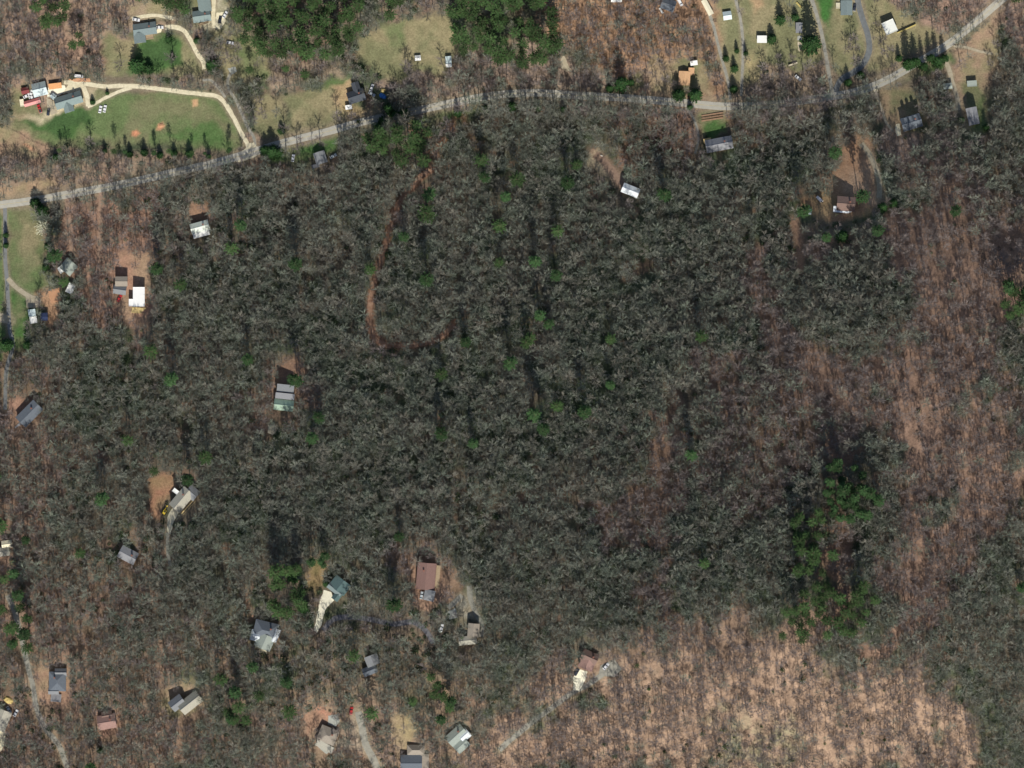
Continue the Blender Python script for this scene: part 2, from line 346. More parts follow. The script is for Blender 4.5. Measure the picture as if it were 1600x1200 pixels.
class MB:
    def __init__(s): s.v = []; s.f = []
    def add(s, vs, fs):
        n = len(s.v); s.v += [tuple(a) for a in vs]; s.f += [tuple(i+n for i in f) for f in fs]
    def box(s, x0, x1, y0, y1, z0, z1, M=None):
        vs = [(x0,y0,z0),(x1,y0,z0),(x1,y1,z0),(x0,y1,z0),(x0,y0,z1),(x1,y0,z1),(x1,y1,z1),(x0,y1,z1)]
        if M is not None: vs = [M @ Vector(a) for a in vs]
        s.add(vs, [(0,3,2,1),(4,5,6,7),(0,1,5,4),(1,2,6,5),(2,3,7,6),(3,0,4,7)])
    def tube(s, a, b, ra, rb, n=3):
        a = Vector(a); b = Vector(b); d = (b-a)
        if d.length < 1e-5: return
        q = d.to_track_quat('Z', 'Y'); ph = random.random()*6.28
        if rb <= 0:
            vs = [a+q@Vector((math.cos(ph+6.2832*i/n)*ra, math.sin(ph+6.2832*i/n)*ra, 0)) for i in range(n)]+[b]
            s.add(vs, [(i, (i+1) % n, n) for i in range(n)])
        else:
            vs = [a+q@Vector((math.cos(ph+6.2832*i/n)*ra, math.sin(ph+6.2832*i/n)*ra, 0)) for i in range(n)]
            vs += [b+q@Vector((math.cos(ph+6.2832*i/n)*rb, math.sin(ph+6.2832*i/n)*rb, 0)) for i in range(n)]
            s.add(vs, [(i, (i+1) % n, n+(i+1) % n, n+i) for i in range(n)])
    def cyl(s, c, r, h, n=10, axis='Z'):
        vs = []
        for z in (0, h):
            for i in range(n):
                a = 6.2832*i/n; p = (math.cos(a)*r, math.sin(a)*r, z)
                if axis == 'Y': p = (p[0], p[2]-h/2, p[1])
                vs.append((c[0]+p[0], c[1]+p[1], c[2]+p[2]))
        fs = [(i, (i+1) % n, n+(i+1) % n, n+i) for i in range(n)] + [tuple(range(n-1, -1, -1)), tuple(range(n, 2*n))]
        s.add(vs, fs)
    def make(s, name, m, parent=None, smooth=False): return obj(name, mesh(name, s.v, s.f, m, smooth), parent)

# ------------------------------------------------------------------ ground sheet
def axis(lo, hi, st):
    inner = np.arange(lo, hi+.01, st); far = np.array([8, 20, 45, 90, 180, 350, 700, 1400.])
    return np.concatenate([lo-far[::-1], inner, hi+far])
gx = axis(-345, 345, 1.15); gy = axis(-262, 262, 1.15)
X, Y = np.meshgrid(gx, gy); Hh = hgt(X, Y)
PXg = 800 + X/K/(1-Hh/CAMH); PYg = 600 - Y/K/(1-Hh/CAMH)

def litter_fields(px, py):
    """wood floor colour and canopy openness"""
    sh = px.shape
    n1 = fbm(px, py, 70, 2); n2 = fbm(px, py, 22, 6)
    c = np.zeros(sh+(3,)); 
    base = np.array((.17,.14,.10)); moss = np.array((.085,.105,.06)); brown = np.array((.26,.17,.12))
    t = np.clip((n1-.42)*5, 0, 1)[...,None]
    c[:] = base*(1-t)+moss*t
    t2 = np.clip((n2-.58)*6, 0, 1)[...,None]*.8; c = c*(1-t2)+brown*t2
    op = np.zeros(sh)
    for i, (poly, col, st, o) in enumerate(LITTER):
        P_ = np.array(poly, float); big_ = min(1.0, min(np.ptp(P_[:,0]), np.ptp(P_[:,1]))/170)
        m = polymask(px, py, poly, 16+44*big_, 24+95*big_, i+2, 40+40*big_)
        t_ = fbm(px, py, 46, i+21)*.6+fbm(px, py, 15, i+31)*.4
        m = np.clip((m*1.35-.30+(t_-.5)*2.3)*1.6, 0, 1)*(m > .02)*st; m = np.minimum(m, 1)
        v = (.50+.86*fbm(px, py, 11, i+7))[...,None]
        c = c*(1-m[...,None])+np.array(col)*v*m[...,None]
        op = np.maximum(op, m*o)
    return c, op
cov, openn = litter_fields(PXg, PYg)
for i, (poly, ca, cb, o) in enumerate(OPEN):
    m = polymask(PXg, PYg, poly, 6, 12, i+1)[...,None]
    t = np.clip((fbm(PXg, PYg, 34, i+3)-.5)*3.2+.5, 0, 1)[...,None]
    cov = cov*(1-m)+(np.array(ca)*(1-t)+np.array(cb)*t)*m
for i, (poly, ca) in enumerate(SPOTS):
    m = polymask(PXg, PYg, poly, 2, 2, i+1)[...,None]; cov = cov*(1-m)+np.array(ca)*m
for i, (poly, ca) in enumerate(FAINT):
    m = polymask(PXg, PYg, poly, 22, 50, i+5, 60)*np.clip((fbm(PXg, PYg, 18, 44)-.36)*3, 0, 1)*.8; m = m[...,None]; cov = cov*(1-m)+np.array(ca)*m
# verges of the road and worn edges of the drives
m = linemask(PXg, PYg, MAINROAD, 26, 12, 6, 3)[...,None]*.75
cov = cov*(1-m)+np.array((.29,.235,.16))*m
for i, r in enumerate(ROADS):
    m = linemask(PXg, PYg, r[1], r[2]*1.7, 4, 2, i)[...,None]*.6
    c = {'red_dirt': (.33,.16,.10), 'leaf_dirt': (.36,.24,.17), 'dark_asphalt': (.16,.13,.11)}.get(r[3], (.30,.25,.17)); cov = cov*(1-m)+np.array(c)*m
# beyond the modelled wood the sheet goes on as plain leaf litter
dout = np.maximum(np.maximum(np.abs(X)-345, np.abs(Y)-262), 0)
m = np.clip(dout/9, 0, 1)[...,None]; cov = cov*(1-m)+np.array((.21,.165,.115))*m
ny, nx = X.shape
me = bpy.data.meshes.new('ground')
idx = np.arange(nx*ny).reshape(ny, nx)
q = np.stack([idx[:-1,:-1], idx[:-1,1:], idx[1:,1:], idx[1:,:-1]], -1).reshape(-1, 4)
me.vertices.add(nx*ny); me.vertices.foreach_set('co', np.stack([X, Y, Hh], -1).ravel().astype(np.float32))
me.loops.add(q.size); me.loops.foreach_set('vertex_index', q.ravel().astype(np.int32))
me.polygons.add(len(q)); me.polygons.foreach_set('loop_start', (np.arange(len(q))*4).astype(np.int32))
me.polygons.foreach_set('loop_total', np.full(len(q), 4, np.int32)); me.polygons.foreach_set('use_smooth', np.ones(len(q), bool))
me.update()
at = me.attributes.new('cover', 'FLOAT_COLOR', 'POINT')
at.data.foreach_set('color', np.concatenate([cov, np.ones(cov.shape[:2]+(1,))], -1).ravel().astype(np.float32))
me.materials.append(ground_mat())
g = obj('ground', me); tag(g, kind='structure')

# ------------------------------------------------------------------ roads and drives
ASPH = mat('pale_worn_asphalt', (.43,.41,.35), .9, .12, .5)
RM = {'gravel': mat('cream_gravel', (.52,.46,.31), .95, second=(.76,.69,.50), scale=.5),
 'gravel_dull': mat('dull_gravel', (.34,.29,.20), .95, second=(.48,.42,.31), scale=.5),
 'grey_gravel': mat('grey_gravel', (.22,.215,.185), .95, second=(.36,.34,.28), scale=.5),
 'asphalt_grey': mat('grey_asphalt', (.21,.215,.21), .9, .15, .5),
 'asphalt': mat('blue_grey_asphalt', (.165,.175,.175), .9, .2, .4),
 'dark_asphalt': mat('dark_asphalt', (.17,.165,.175), .9, .25, .4),
 'red_dirt': mat('red_clay_track', (.27,.135,.085), .95, second=(.48,.31,.21), scale=.35),
 'leaf_dirt': mat('leafy_dirt_path', (.27,.18,.13), .95, second=(.42,.29,.21), scale=.5)}
def smooth_line(pts, step=3.0):
    P = [np.array(p, float) for p in pts]; P = [2*P[0]-P[1]]+P+[2*P[-1]-P[-2]]; out = []
    for i in range(1, len(P)-2):
        a, b, c, d = P[i-1], P[i], P[i+1], P[i+2]; n = max(2, int(np.hypot(*(c-b))/step))
        for k in range(n):
            t = k/n; out.append(.5*((2*b)+(-a+c)*t+(2*a-5*b+4*c-d)*t*t+(-a+3*b-3*c+d)*t**3))
    out.append(P[-2]); return np.array(out)
def ribbon(name, pts, w, m, z, rag=.18, seed=0, label=None, nc=4):
    c = smooth_line(pts); t = np.gradient(c, axis=0); t /= (np.hypot(t[:,0], t[:,1])[:,None]+1e-9)
    nr = np.stack([-t[:,1], t[:,0]], -1); v = []; f = []
    s = np.cumsum(np.hypot(*np.gradient(c, axis=0).T))
    l = w/2*(1+rag*2*(fbm(s, s*0+seed*3, 8, seed)-.5)); r = w/2*(1+rag*2*(fbm(s, s*0+seed*5+40, 8, seed)-.5))
    for k in range(nc+1):
        u = k/nc; q = c + nr*((-l*(1-u)+r*u)[:,None])
        x, y, h = WV(q[:,0], q[:,1]); v.append(np.stack([x, y, h+z], -1))
    v = np.stack(v, 1).reshape(-1, 3); n = len(c)
    for i in range(n-1):
        for k in range(nc): a = i*(nc+1)+k; f.append((a, a+1, a+nc+2, a+nc+1))
    o = obj(name, mesh(name, v, f, m, True)); tag(o, label, kind='structure'); return o
ribbon('road', MAINROAD, 12, ASPH, .12, .07, 1, 'pale two lane country road crossing the picture under the trees')
for i, r in enumerate(ROADS): ribbon(r[0], r[1], r[2], RM[r[3]], .05+.004*i*.5, .3 if 'gravel' in r[3] or 'dirt' in r[3] else .08, i+2)
# broken yellow centre line and white edge lines of the road
YL = mat('faded_yellow_paint', (.55,.42,.12), .8, .1); WL = mat('faded_white_paint', (.6,.6,.55), .8, .1)
ribbon('road_marking', MAINROAD, .3, YL, .126, 0, 3, nc=1)

def patch(name, poly, m, z=.09, label=None, rag=.5):
    """a slab or worn pad lying on the ground"""
    P = []
    n = len(poly)
    for i in range(n):
        a = np.array(poly[i], float); b = np.array(poly[(i+1) % n], float); k = max(1, int(np.hypot(*(b-a))/2.5))
        for j in range(k): q = a+(b-a)*j/k; P.append(q+np.array([random.uniform(-rag, rag), random.uniform(-rag, rag)]))
    cx, cy = np.mean([p[0] for p in P]), np.mean([p[1] for p in P])
    v = []; nP = len(P)
    for s in (1, .66, .33): v += [tuple(W(cx+(p[0]-cx)*s, cy+(p[1]-cy)*s)+Vector((0,0,z))) for p in P]
    v.append(tuple(W(cx, cy)+Vector((0,0,z))))
    f = []
    for k in range(2):
        for i in range(nP): a = k*nP+i; b = k*nP+(i+1) % nP; f.append((a, a+nP, b+nP, b))
    for i in range(nP): f.append((2*nP+i, 3*nP, 2*nP+(i+1) % nP))
    o = obj(name, mesh(name, v, f, m)); tag(o, label, kind='structure'); return o
CONC = mat('pale_concrete', (.62,.57,.42), .9, .1, .5); CONCG = mat('grey_concrete', (.36,.37,.33), .9, .15, .5)
WHITEG = mat('bright_white_gravel', (.86,.82,.64), .95, .08, .6)
PATCH = [([(506,922),(518,925),(522,938),(510,950),(505,963),(502,977),(495,989),(490,985),(496,962),(499,942)], WHITEG),
 ([(362,247),(372,240),(384,232),(389,224),(397,222),(402,232),(412,238),(392,248),(372,254)], mat('cream_gravel', (.52,.46,.31))),
 ([(903,1045),(918,1049),(914,1064),(905,1079),(896,1078),(896,1058)], WHITEG),
 ([(402,1018),(409,1010),(417,1017),(417,1022)], mat('cream_slab', (.75,.68,.48), .9, .1)),
 ([(1400,194),(1406,193),(1408,211),(1402,213),(1399,204)], mat('cream_slab', (.75,.68,.48))),
 ([(1364,134),(1370,133),(1372,143),(1366,143)], mat('cream_slab', (.75,.68,.48))),
 ([(419,664),(430,663),(432,674),(426,680),(418,676)], mat('tan_slab', (.58,.50,.36), .9, .15)),
 ([(262,806),(272,790),(280,800),(272,815),(266,835),(261,830)], CONC),
 ([(74,137),(101,133),(104,141),(92,150),(74,152)], WHITEG),
 ([(108,130),(128,125),(132,136),(118,146),(98,146)], mat('cream_gravel', (.5,.43,.28))),
 ([(72,152),(84,158),(90,176),(80,180),(74,168)], mat('dull_gravel', (.42,.37,.27))),
 ([(125,122),(140,122),(142,128),(118,128),(106,124)], mat('orange_soil', (.55,.30,.17), .95, .1)),
 ([(355,107),(368,104),(371,112),(362,116)], CONCG),
 ([(876,88),(882,87),(887,100),(892,108),(885,113),(877,106)], mat('dull_gravel', (.4,.35,.25))),
 ([(513,1118),(528,1116),(531,1128),(524,1136),(512,1132)], CONCG),
 ([(338,20),(355,18),(352,34),(344,46),(336,44)], mat('cream_slab', (.6,.55,.42))),
 ([(244,38),(254,39),(252,50),(245,52)], mat('cream_slab', (.6,.55,.42))),
 ([(40,463),(58,462),(64,468),(62,480),(42,482)], mat('dull_gravel', (.4,.35,.25))),
 ([(-15,1135),(6,1137),(9,1150),(4,1172),(-15,1185)], mat('cream_slab', (.72,.66,.48))),
 ([(938,1040),(960,1030),(972,1045),(960,1058),(935,1055)], RM['grey_gravel']),
 ([(496,1160),(510,1164),(520,1172),(510,1178),(498,1168)], CONCG),
 ([(1246,56),(1253,56),(1253,63),(1246,63)], CONCG),
 ([(1246,65),(1253,66),(1254,80),(1248,80)], mat('tan_slab', (.5,.42,.3))),
 ([(74,453),(92,450),(96,470),(80,474)], mat('orange_soil', (.5,.3,.17))),
 ([(700,955),(712,950),(715,965),(702,968)], CONCG),
]
for i, (p, m) in enumerate(PATCH): patch('pad', p, m, .10+.003*i, None)

# ------------------------------------------------------------------ buildings
GLASS = mat('window_glass', (.03,.04,.05), .1, .1, spec=.6); DOORM = mat('door_paint', (.18,.12,.09), .6, .1)
def roofmat(nm, col, metal=False):
    return mat('roof_'+nm, col, .45 if metal else .9, .16, 1.6, metal=.0, spec=.5 if metal else .2, bump=.2, streak=(.6, 2.2, 1))
def walls_mb(w, d, h, rh, rt, below=3.0):
    b = MB(); x, y = w/2, d/2
    if rt == 'flat': b.box(-x, x, -y, y, -below, h+.05); return b
    b.add([(-x,-y,-below),(x,-y,-below),(x,y,-below),(-x,y,-below),(-x,-y,h),(x,-y,h),(x,y,h),(-x,y,h)], [(0,1,5,4),(1,2,6,5),(2,3,7,6),(3,0,4,7)])
    if rt == 'gable': b.add([(-x,-y,h),(-x,y,h),(-x,0,h+rh*.97),(x,-y,h),(x,y,h),(x,0,h+rh*.97)], [(0,2,1),(3,4,5)])
    return b
def roof_mb(w, d, h, rh, rt, ov=.45):
    b = MB(); x, y = w/2+ov, d/2+ov; t = .22
    drop = rh*ov/(d/2)
    if rt == 'flat':
        b.box(-x, x, -y, y, h+.06, h+.34); b.box(-x, x, y-.25, y, h+.341, h+.55); b.box(-x, x, -y, -y+.25, h+.341, h+.55)
    elif rt == 'shed':
        v = [(-x,-y,h),(x,-y,h),(x,y,h+rh),(-x,y,h+rh)]; v += [(a,c,e+t) for a, c, e in v]
        b.add(v, [(0,3,2,1),(4,5,6,7),(0,1,5,4),(1,2,6,5),(2,3,7,6),(3,0,4,7)])
    elif rt == 'hip':
        k = max(x-y, .2); e = h-drop*.5
        v = [(-x,-y,e),(x,-y,e),(x,y,e),(-x,y,e),(-k,0,h+rh),(k,0,h+rh),(-x,-y,e-t),(x,-y,e-t),(x,y,e-t),(-x,y,e-t)]
        b.add(v, [(0,1,5,4),(2,3,4,5),(1,2,5),(3,0,4),(0,6,7,1),(1,7,8,2),(2,8,9,3),(3,9,6,0),(6,9,8,7)])
    else:
        e = h-drop
        for sg in (-1, 1):
            v = [(-x,sg*y,e),(x,sg*y,e),(x,0,h+rh),(-x,0,h+rh)]; v2 = [(a,c,z+t) for a, c, z in v]
            fs = [(0,1,2,3),(7,6,5,4),(0,4,5,1),(0,3,7,4),(1,5,6,2)]
            if sg < 0: fs = [tuple(reversed(f)) for f in fs]
            b.add(v+v2, fs)
        b.box(-x, x, -.14, .14, h+rh+t-.03, h+rh+t+.07)   # ridge cap
    return b
def win(par, x, y, z, w, h, ax, sg):
    b = MB(); e = .06
    if ax == 'y': b.box(x-w/2, x+w/2, min(y, y+sg*e), max(y, y+sg*e), z, z+h)
    else: b.box(min(x, x+sg*e), max(x, x+sg*e), y-w/2, y+w/2, z, z+h)
    return b
HOUSE_SPOTS = []
def block(par, i, cx, cy, w, d, rot, h, rh, rt, rm, wm, org, rz0, chim=False, wins=True, rturn=False, floor=None):
    """one wing of a building; w along its ridge, pixels"""
    h *= .85; P = W(cx, cy); zz = (floor if floor is not None else P.z+.15) + .012*i
    M = Matrix.Translation(Vector((P.x-org.x, P.y-org.y, zz-org.z)))
    L = Matrix.Rotation(-rz0, 4, 'Z') @ M
    rr = R(rot)-rz0
    loc = L.to_translation()
    wm_, dm_ = w*K, d*K
    if rturn: wm_, dm_ = dm_, wm_; rr += math.pi/2
    wa = walls_mb(wm_, dm_, h, rh, rt if rt != 'shed' else 'gable0'); o = wa.make('wall', wm, par); o.location = loc; o.rotation_euler = (0,0,rr)
    rf = roof_mb(wm_, dm_, h, rh, rt); r = rf.make('roof', rm, par); r.location = loc; r.rotation_euler = (0,0,rr)
    if chim:
        c = MB(); s = dm_*.16; c.box(wm_*.22-.4, wm_*.22+.4, s-.35, s+.35, h, h+rh+.9); c.box(wm_*.22-.48, wm_*.22+.48, s-.43, s+.43, h+rh+.901, h+rh+1.05)
        c.make('chimney', mat('brick', (.25,.11,.08), .9, .2, 3), r)
    if wins:
        n = max(1, int(wm_/4.5))
        for sg in (-1, 1):
            for k in range(n):
                x = -wm_/2+wm_*(k+.5)/n
                if sg < 0 and k == n//2: 
                    db = win(None, x, sg*dm_/2, .1, 1.0, 2.05, 'y', sg); db.make('door', DOORM, o)
                else: win(None, x, sg*dm_/2, 1.0, 1.2, 1.2, 'y', sg).make('window', GLASS, o)
        for sg in (-1, 1): win(None, sg*wm_/2, 0, 1.0, 1.2, 1.2, 'x', sg).make('window', GLASS, o)
    HOUSE_SPOTS.append((cx, cy, max(w, d)*.5))
    return r
def building(name, label, cat, cx, cy, rot, blocks, group=None, extras=()):
    org = W(cx, cy); rz = R(rot)
    e = empty(name, org, rz, label, cat, group)
    floor = org.z+.3
    for i, b in enumerate(blocks):
        (bx, by, w, d, r, h, rh, rt, rm, wm) = b[:10]; opt = b[10] if len(b) > 10 else {}
        last = block(e, i, bx, by, w, d, r, h, rh, rt, rm, wm, org, rz, floor=floor, **opt)
    for x in extras: x(e, org, rz, floor)
    return e
def deck(cx, cy, w, d, rot, h, m, name='deck', posts=True):
    def fn(e, org, rz, floor):
        P = W(cx, cy); loc = Matrix.Rotation(-rz, 4, 'Z') @ Vector((P.x-org.x, P.y-org.y, floor-org.z))
        b = MB(); x, y = w*K/2, d*K/2; b.box(-x, x, -y, y, h, h+.15)
        n = max(2, int(2*x/.6))
        for k in range(n+1):
            xx = -x+2*x*k/n; b.box(xx-.03, xx+.03, -y, -y+.06, h+.151, h+.95)
        b.box(-x, x, -y, -y+.08, h+.951, h+1.03)
        for a in (-1, 1):
            for c in (-1, 1): b.box(a*(x-.2)-.08, a*(x-.2)+.08, c*(y-.2)-.08, c*(y-.2)+.08, -3.5, h-.002)
        o = b.make(name, m, e); o.location = loc; o.rotation_euler = (0,0,R(rot)-rz)
        HOUSE_SPOTS.append((cx, cy, max(w, d)*.4))
    return fn
def dormers(cx, cy, w, d, rot, n, h, rh, rm, wm):
    def fn(e, org, rz, floor):
        for k in range(n):
            b = MB(); u = (k-(n-1)/2)*w*K*.27; y = d*K*.27
            b.box(u-.7, u+.7, y-1.0, y+1.5, h, h+rh*.75)
            P = W(cx, cy); loc = Matrix.Rotation(-rz, 4, 'Z') @ Vector((P.x-org.x, P.y-org.y, floor-org.z))
            o = b.make('dormer', wm, e); o.location = loc; o.rotation_euler = (0,0,R(rot)-rz)
            b = MB(); z = h+rh*.75; x0, x1 = u-.95, u+.95; ym, yM = y-1.6, y+1.75
            b.add([(x0,ym,z),(u,ym,z+.75),(u,yM,z+.75),(x0,yM,z),(x1,ym,z),(x1,yM,z)], [(0,1,2,3),(1,4,5,2),(0,4,1),(3,2,5)])
            b.make('roof', rm, o)
    return fn
SLATE = roofmat('slate_green', (.20,.25,.25)); TEAL = roofmat('teal_grey', (.23,.29,.28)); DARK = roofmat('dark', (.075,.085,.10))
GREY = roofmat('grey', (.23,.24,.25)); WHITE = roofmat('white_metal', (.80,.80,.76), True); WMET = roofmat('pale_blue_metal', (.52,.62,.62), True)
ORANGE = roofmat('orange', (.72,.36,.16)); PINK = roofmat('faded_red', (.62,.22,.20), True); DRED = roofmat('dark_red', (.22,.06,.06))
TANR = roofmat('tan', (.62,.38,.21)); TAUPE = roofmat('taupe', (.32,.28,.23)); SILVER = roofmat('silver_metal', (.74,.79,.82), True)
MINT = roofmat('mint', (.30,.42,.32), True); BROWN = roofmat('red_brown', (.235,.145,.125)); COCOA = roofmat('cocoa', (.22,.15,.125))
BLUEG = roofmat('blue_grey', (.135,.155,.18)); DTEAL = roofmat('dark_teal', (.095,.15,.15)); PALEG = roofmat('pale_green_grey', (.33,.37,.33))
WEATH = roofmat('weathered', (.42,.40,.33)); MINTP = roofmat('pale_mint', (.62,.68,.60), True); LAV = roofmat('lavender_grey', (.275,.28,.295))
CREAMR = roofmat('cream', (.80,.74,.55)); SHADOW_NAVY = roofmat('navy', (.04,.055,.12)); PKB = roofmat('pink_brown', (.33,.21,.18))
WW = mat('wall_white', (.7,.68,.62), .8, .06); WT = mat('wall_tan', (.42,.34,.25), .8, .1); WG = mat('wall_grey', (.3,.31,.31), .8, .1)
WB = mat('wall_brown', (.17,.10,.07), .8, .15, 2); WR = mat('wall_red', (.35,.06,.05), .8, .1)
DECKM = mat('deck_timber', (.36,.27,.17), .85, .15, 1.5); DECKY = mat('new_yellow_timber', (.72,.55,.25), .8, .12, 1.5)
G = 'gable'; T = {'rturn': True}; NW = {'wins': False}; C = {'chim': True}; TN = {'rturn': True, 'wins': False}
def B(*a): building(*a) if not isinstance(a[-1], dict) else building(*a[:-1], **a[-1])
B('house','L shaped house with slate green roof above the lawn at top left','house',227,50,8,
  [(227,46,34,17,8,3.2,2.0,G,SLATE,WW,C),(219,60,16,14,8,3.1,1.9,G,SLATE,WW,T)],{'extras':[deck(233,58,14,8,8,.6,DECKM)]})
B('house','grey roofed house with two gables beside driveway at top left edge of the frame','house',316,20,8,
  [(316,26,26,16,8,3.6,2.0,G,TEAL,WW,C),(320,8,18,20,8,3.4,1.8,G,TEAL,WW,T)],{'extras':[deck(318,37,16,4,20,.7,DECKM)]})
B('farmhouse','long teal grey gabled farmhouse with small south gable beside the cream yard','house',108,158,17,
  [(108,157,41,17,17,3.4,2.6,G,TEAL,WW,C),(108,169,13,12,17,3.2,2.3,G,TEAL,WW,T)])
B('shed','workshop with dark and pale blue metal roof among vehicles in the farmyard','shed',63,140,14,[(63,140,20,19,14,3.6,2.6,G,WMET,WG,NW)])
B('shed','narrow open shed with orange roof at the head of the farmyard','shed',87,135,7,[(87,135,18,6.5,7,2.8,.6,'shed',ORANGE,WB,NW)])
B('shed','long low shed with faded pink red roof at left of the farmyard','shed',51,160,16,[(51,160,24,6.5,16,2.4,.8,G,PINK,WR,NW)])
B('shed','small dark red roofed shed at the far left of the farmyard','shed',40,142,12,[(40,142,10,8,12,2.5,1.0,G,DRED,WR,NW)])
B('shed','tiny teal roofed shed between the farmhouse and the orange shed','shed',84,151,-38,[(84,151,6,6,-38,2.2,.8,G,WMET,WG,NW)])
B('trailer','pale cream box trailer parked left of the pink roofed shed','trailer',35,161,10,[(35,161,4,9,10,2.2,.3,'flat',CREAMR,WW,NW)])
B('house','dark slate cross gabled house just above the road with litter strewn yard','house',557,147,18,
  [(557,151,25,17,18,4.2,2.3,G,DARK,WG,C),(557,138,10,16,18,4.1,2.0,G,DARK,WG,T)])
B('shed','small white roofed shed below left of the dark cross gabled house','shed',545,168,8,[(545,168,8,4.5,8,2.4,.5,'shed',WHITE,WW,NW)])
B('shed','small white shed alone in the middle of the tan field','shed',653,91,5,[(653,91,7,6,5,2.3,.5,G,WHITE,WW,NW)])
B('camper','long white and pale blue camper parked at the right of the tan field','camper',701,97,4,[(701,97,7,15,4,2.6,.35,'flat',WMET,WW,{'wins':False}),(701,103,6.5,3,4,2.8,.2,'flat',WHITE,WW,NW)])
B('house','grey blue house on the south side of the road beside a short driveway','house',501,248,18,
  [(501,247,16,17,18,3.3,1.8,G,GREY,WG,T)],{'extras':[deck(494,262,12,12,18,.4,mat('grey_deck',(.22,.22,.23),.9,.15))]})
B('house','white roofed house cut by the top edge left of the pale glass roofs','house',963,-2,0,[(963,-2,15,10,0,3,1,G,WHITE,WW)])
B('house','dark roofed house among bare trees at top with pale panels on its left','house',1042,8,-20,
  [(1044,8,20,16,-20,3.4,2,G,BLUEG,WG)],{'extras':[deck(1033,17,3,10,32,.5,WHITE,'porch_roof')]})
B('mobile_home','long narrow cream mobile home beside the lane at the top edge','mobile home',1105,12,-62,[(1105,12,24,6.5,-62,3.0,.4,G,CREAMR,WW)])
B('shed','small teal roofed square shed right of the cream mobile home','shed',1136,25,8,[(1136,25,11,11,8,2.8,1.0,G,WMET,WG,NW)])
B('shed','white roofed shed beside the drive among tan grass near top right','shed',1190,62,0,[(1190,62,13,9,0,3.2,.5,'shed',WHITE,WG,NW)])
B('house','tan orange roofed house half shaded by two dark evergreens near the road','house',1069,122,-3,
  [(1069,123,16,20,-3,3.4,1.2,G,TANR,WT,T),(1080,112,7,9,-3,3.0,.6,'flat',TANR,WT,NW)])
B('shed','small white roofed shed above right of the tan orange roofed house','shed',1084,99,8,[(1084,99,9,5,8,2.4,.5,'shed',WHITE,WW,NW)])
B('house','long grey metal roofed house below the small vegetable garden','house',1121,227,11,
  [(1123,226,40,18,11,3.6,2.6,G,LAV,WT,C)],{'extras':[deck(1105,220,12,7,11,1.6,DECKY)]})
B('cabin','bright silver roofed cabin alone in the dark wood at the end of a dirt clearing','cabin',985,298,-22,[(985,298,25,13,-22,4.2,1.6,G,SILVER,WB)])
B('house','grey green roofed house beside the curving lane at the top edge','house',1322,12,0,
  [(1322,13,16,21,0,3.4,1.6,G,SLATE,WW,T)],{'extras':[deck(1310,9,8,9,0,.3,CONC,'patio')]})
B('shed','narrow grey roofed outbuilding beside the tallest dark evergreen at top right','shed',1248,44,0,[(1248,44,8,14,0,2.8,.9,G,LAV,WG,TN)])
B('building','boxy building with bright white flat roof on the grass near top right','building',1389,43,24,[(1389,43,17,18,24,4.6,.3,'flat',mat('roof_white_membrane',(.78,.79,.72),.7,.06,1.5),WG)])
B('house','dark slate house with three north dormers and a cream parking pad','house',1423,192,17,
  [(1423,192,29,19,17,4.2,2.6,G,BLUEG,WT,C)],{'extras':[dormers(1423,192,29,19,17,3,4.2,2.6,BLUEG,WW)]})
B('house','lavender grey roofed house standing at the lower end of its gravel drive','house',1518,181,12,
  [(1519,182,15,25,12,3.4,2.0,G,LAV,WW,T)],{'extras':[deck(1511,195,6,5,12,.5,DECKM)]})
B('shed','pale green roofed shed on the left of the gravel drive at right','shed',1480,135,8,[(1480,135,12,7,8,2.4,.6,G,PALEG,WW,NW)])
B('shed','pale flat roofed shed in the yard above the lavender grey house','shed',1518,131,4,[(1518,131,13,7,4,2.2,.2,'flat',PALEG,WG,NW)])
B('cottage','small diamond set cottage with one dark and one pale roof slope','house',107,416,50,
  [(108,417,18,20,50,3.2,2.6,G,PALEG,WG),(97,421,8,8,35,2.9,.4,'flat',WHITE,WW,NW)])
B('shed','white roofed shed just below the diamond set cottage','shed',111,451,-25,[(111,451,9,13,-25,2.6,.5,'flat',WHITE,WW,NW)])
B('mobile_home','short white and blue trailer home at the end of the gravel fork at left','mobile home',52,494,8,
  [(51,489,9,9,8,2.8,.5,'flat',WMET,WW),(53,500,9,8,8,3.0,.6,'flat',WHITE,WW)])
B('shed','navy block standing in for a tree shadow right beside the white and blue trailer home','shed',70,495,2,[(70,495,9,10,2,3.2,.8,G,SHADOW_NAVY,WG,NW)])  # no real shed: a dark tree shadow built as a navy roofed block
B('house','taupe and slate roofed house left of the large white roofed house','house',190,445,0,
  [(191,440,17,13,0,5.2,1.2,G,TAUPE,WT),(188,453,18,12,-8,3.6,1.6,G,GREY,WT)])
B('house','large house with brilliant white flat roof and yellow timber deck','house',217,465,0,
  [(218,464,16,28,0,4.6,.3,'flat',mat('roof_brilliant_white',(.86,.86,.84),.6,.03),WW),(207,473,7,9,0,4.4,.3,'flat',mat('roof_brilliant_white',(.86,.86,.84)),WW,NW)],
  {'extras':[deck(217,485,22,9,-4,1.8,DECKY)]})
B('house','white gabled house with pale mint roof alone in the wood at left','house',313,358,15,
  [(313,355,27,14,15,3.8,1.6,G,MINTP,WB,C),(315,366,24,6,15,3.0,.5,'shed',WHITE,WB,NW)])
B('house','long dark slate house set diagonally near the left edge','house',47,646,45,
  [(47,646,37,20,45,3.6,1.8,G,BLUEG,WB,C)],{'extras':[deck(31,668,12,12,45,.4,mat('grey_deck',(.22,.22,.23)))]})
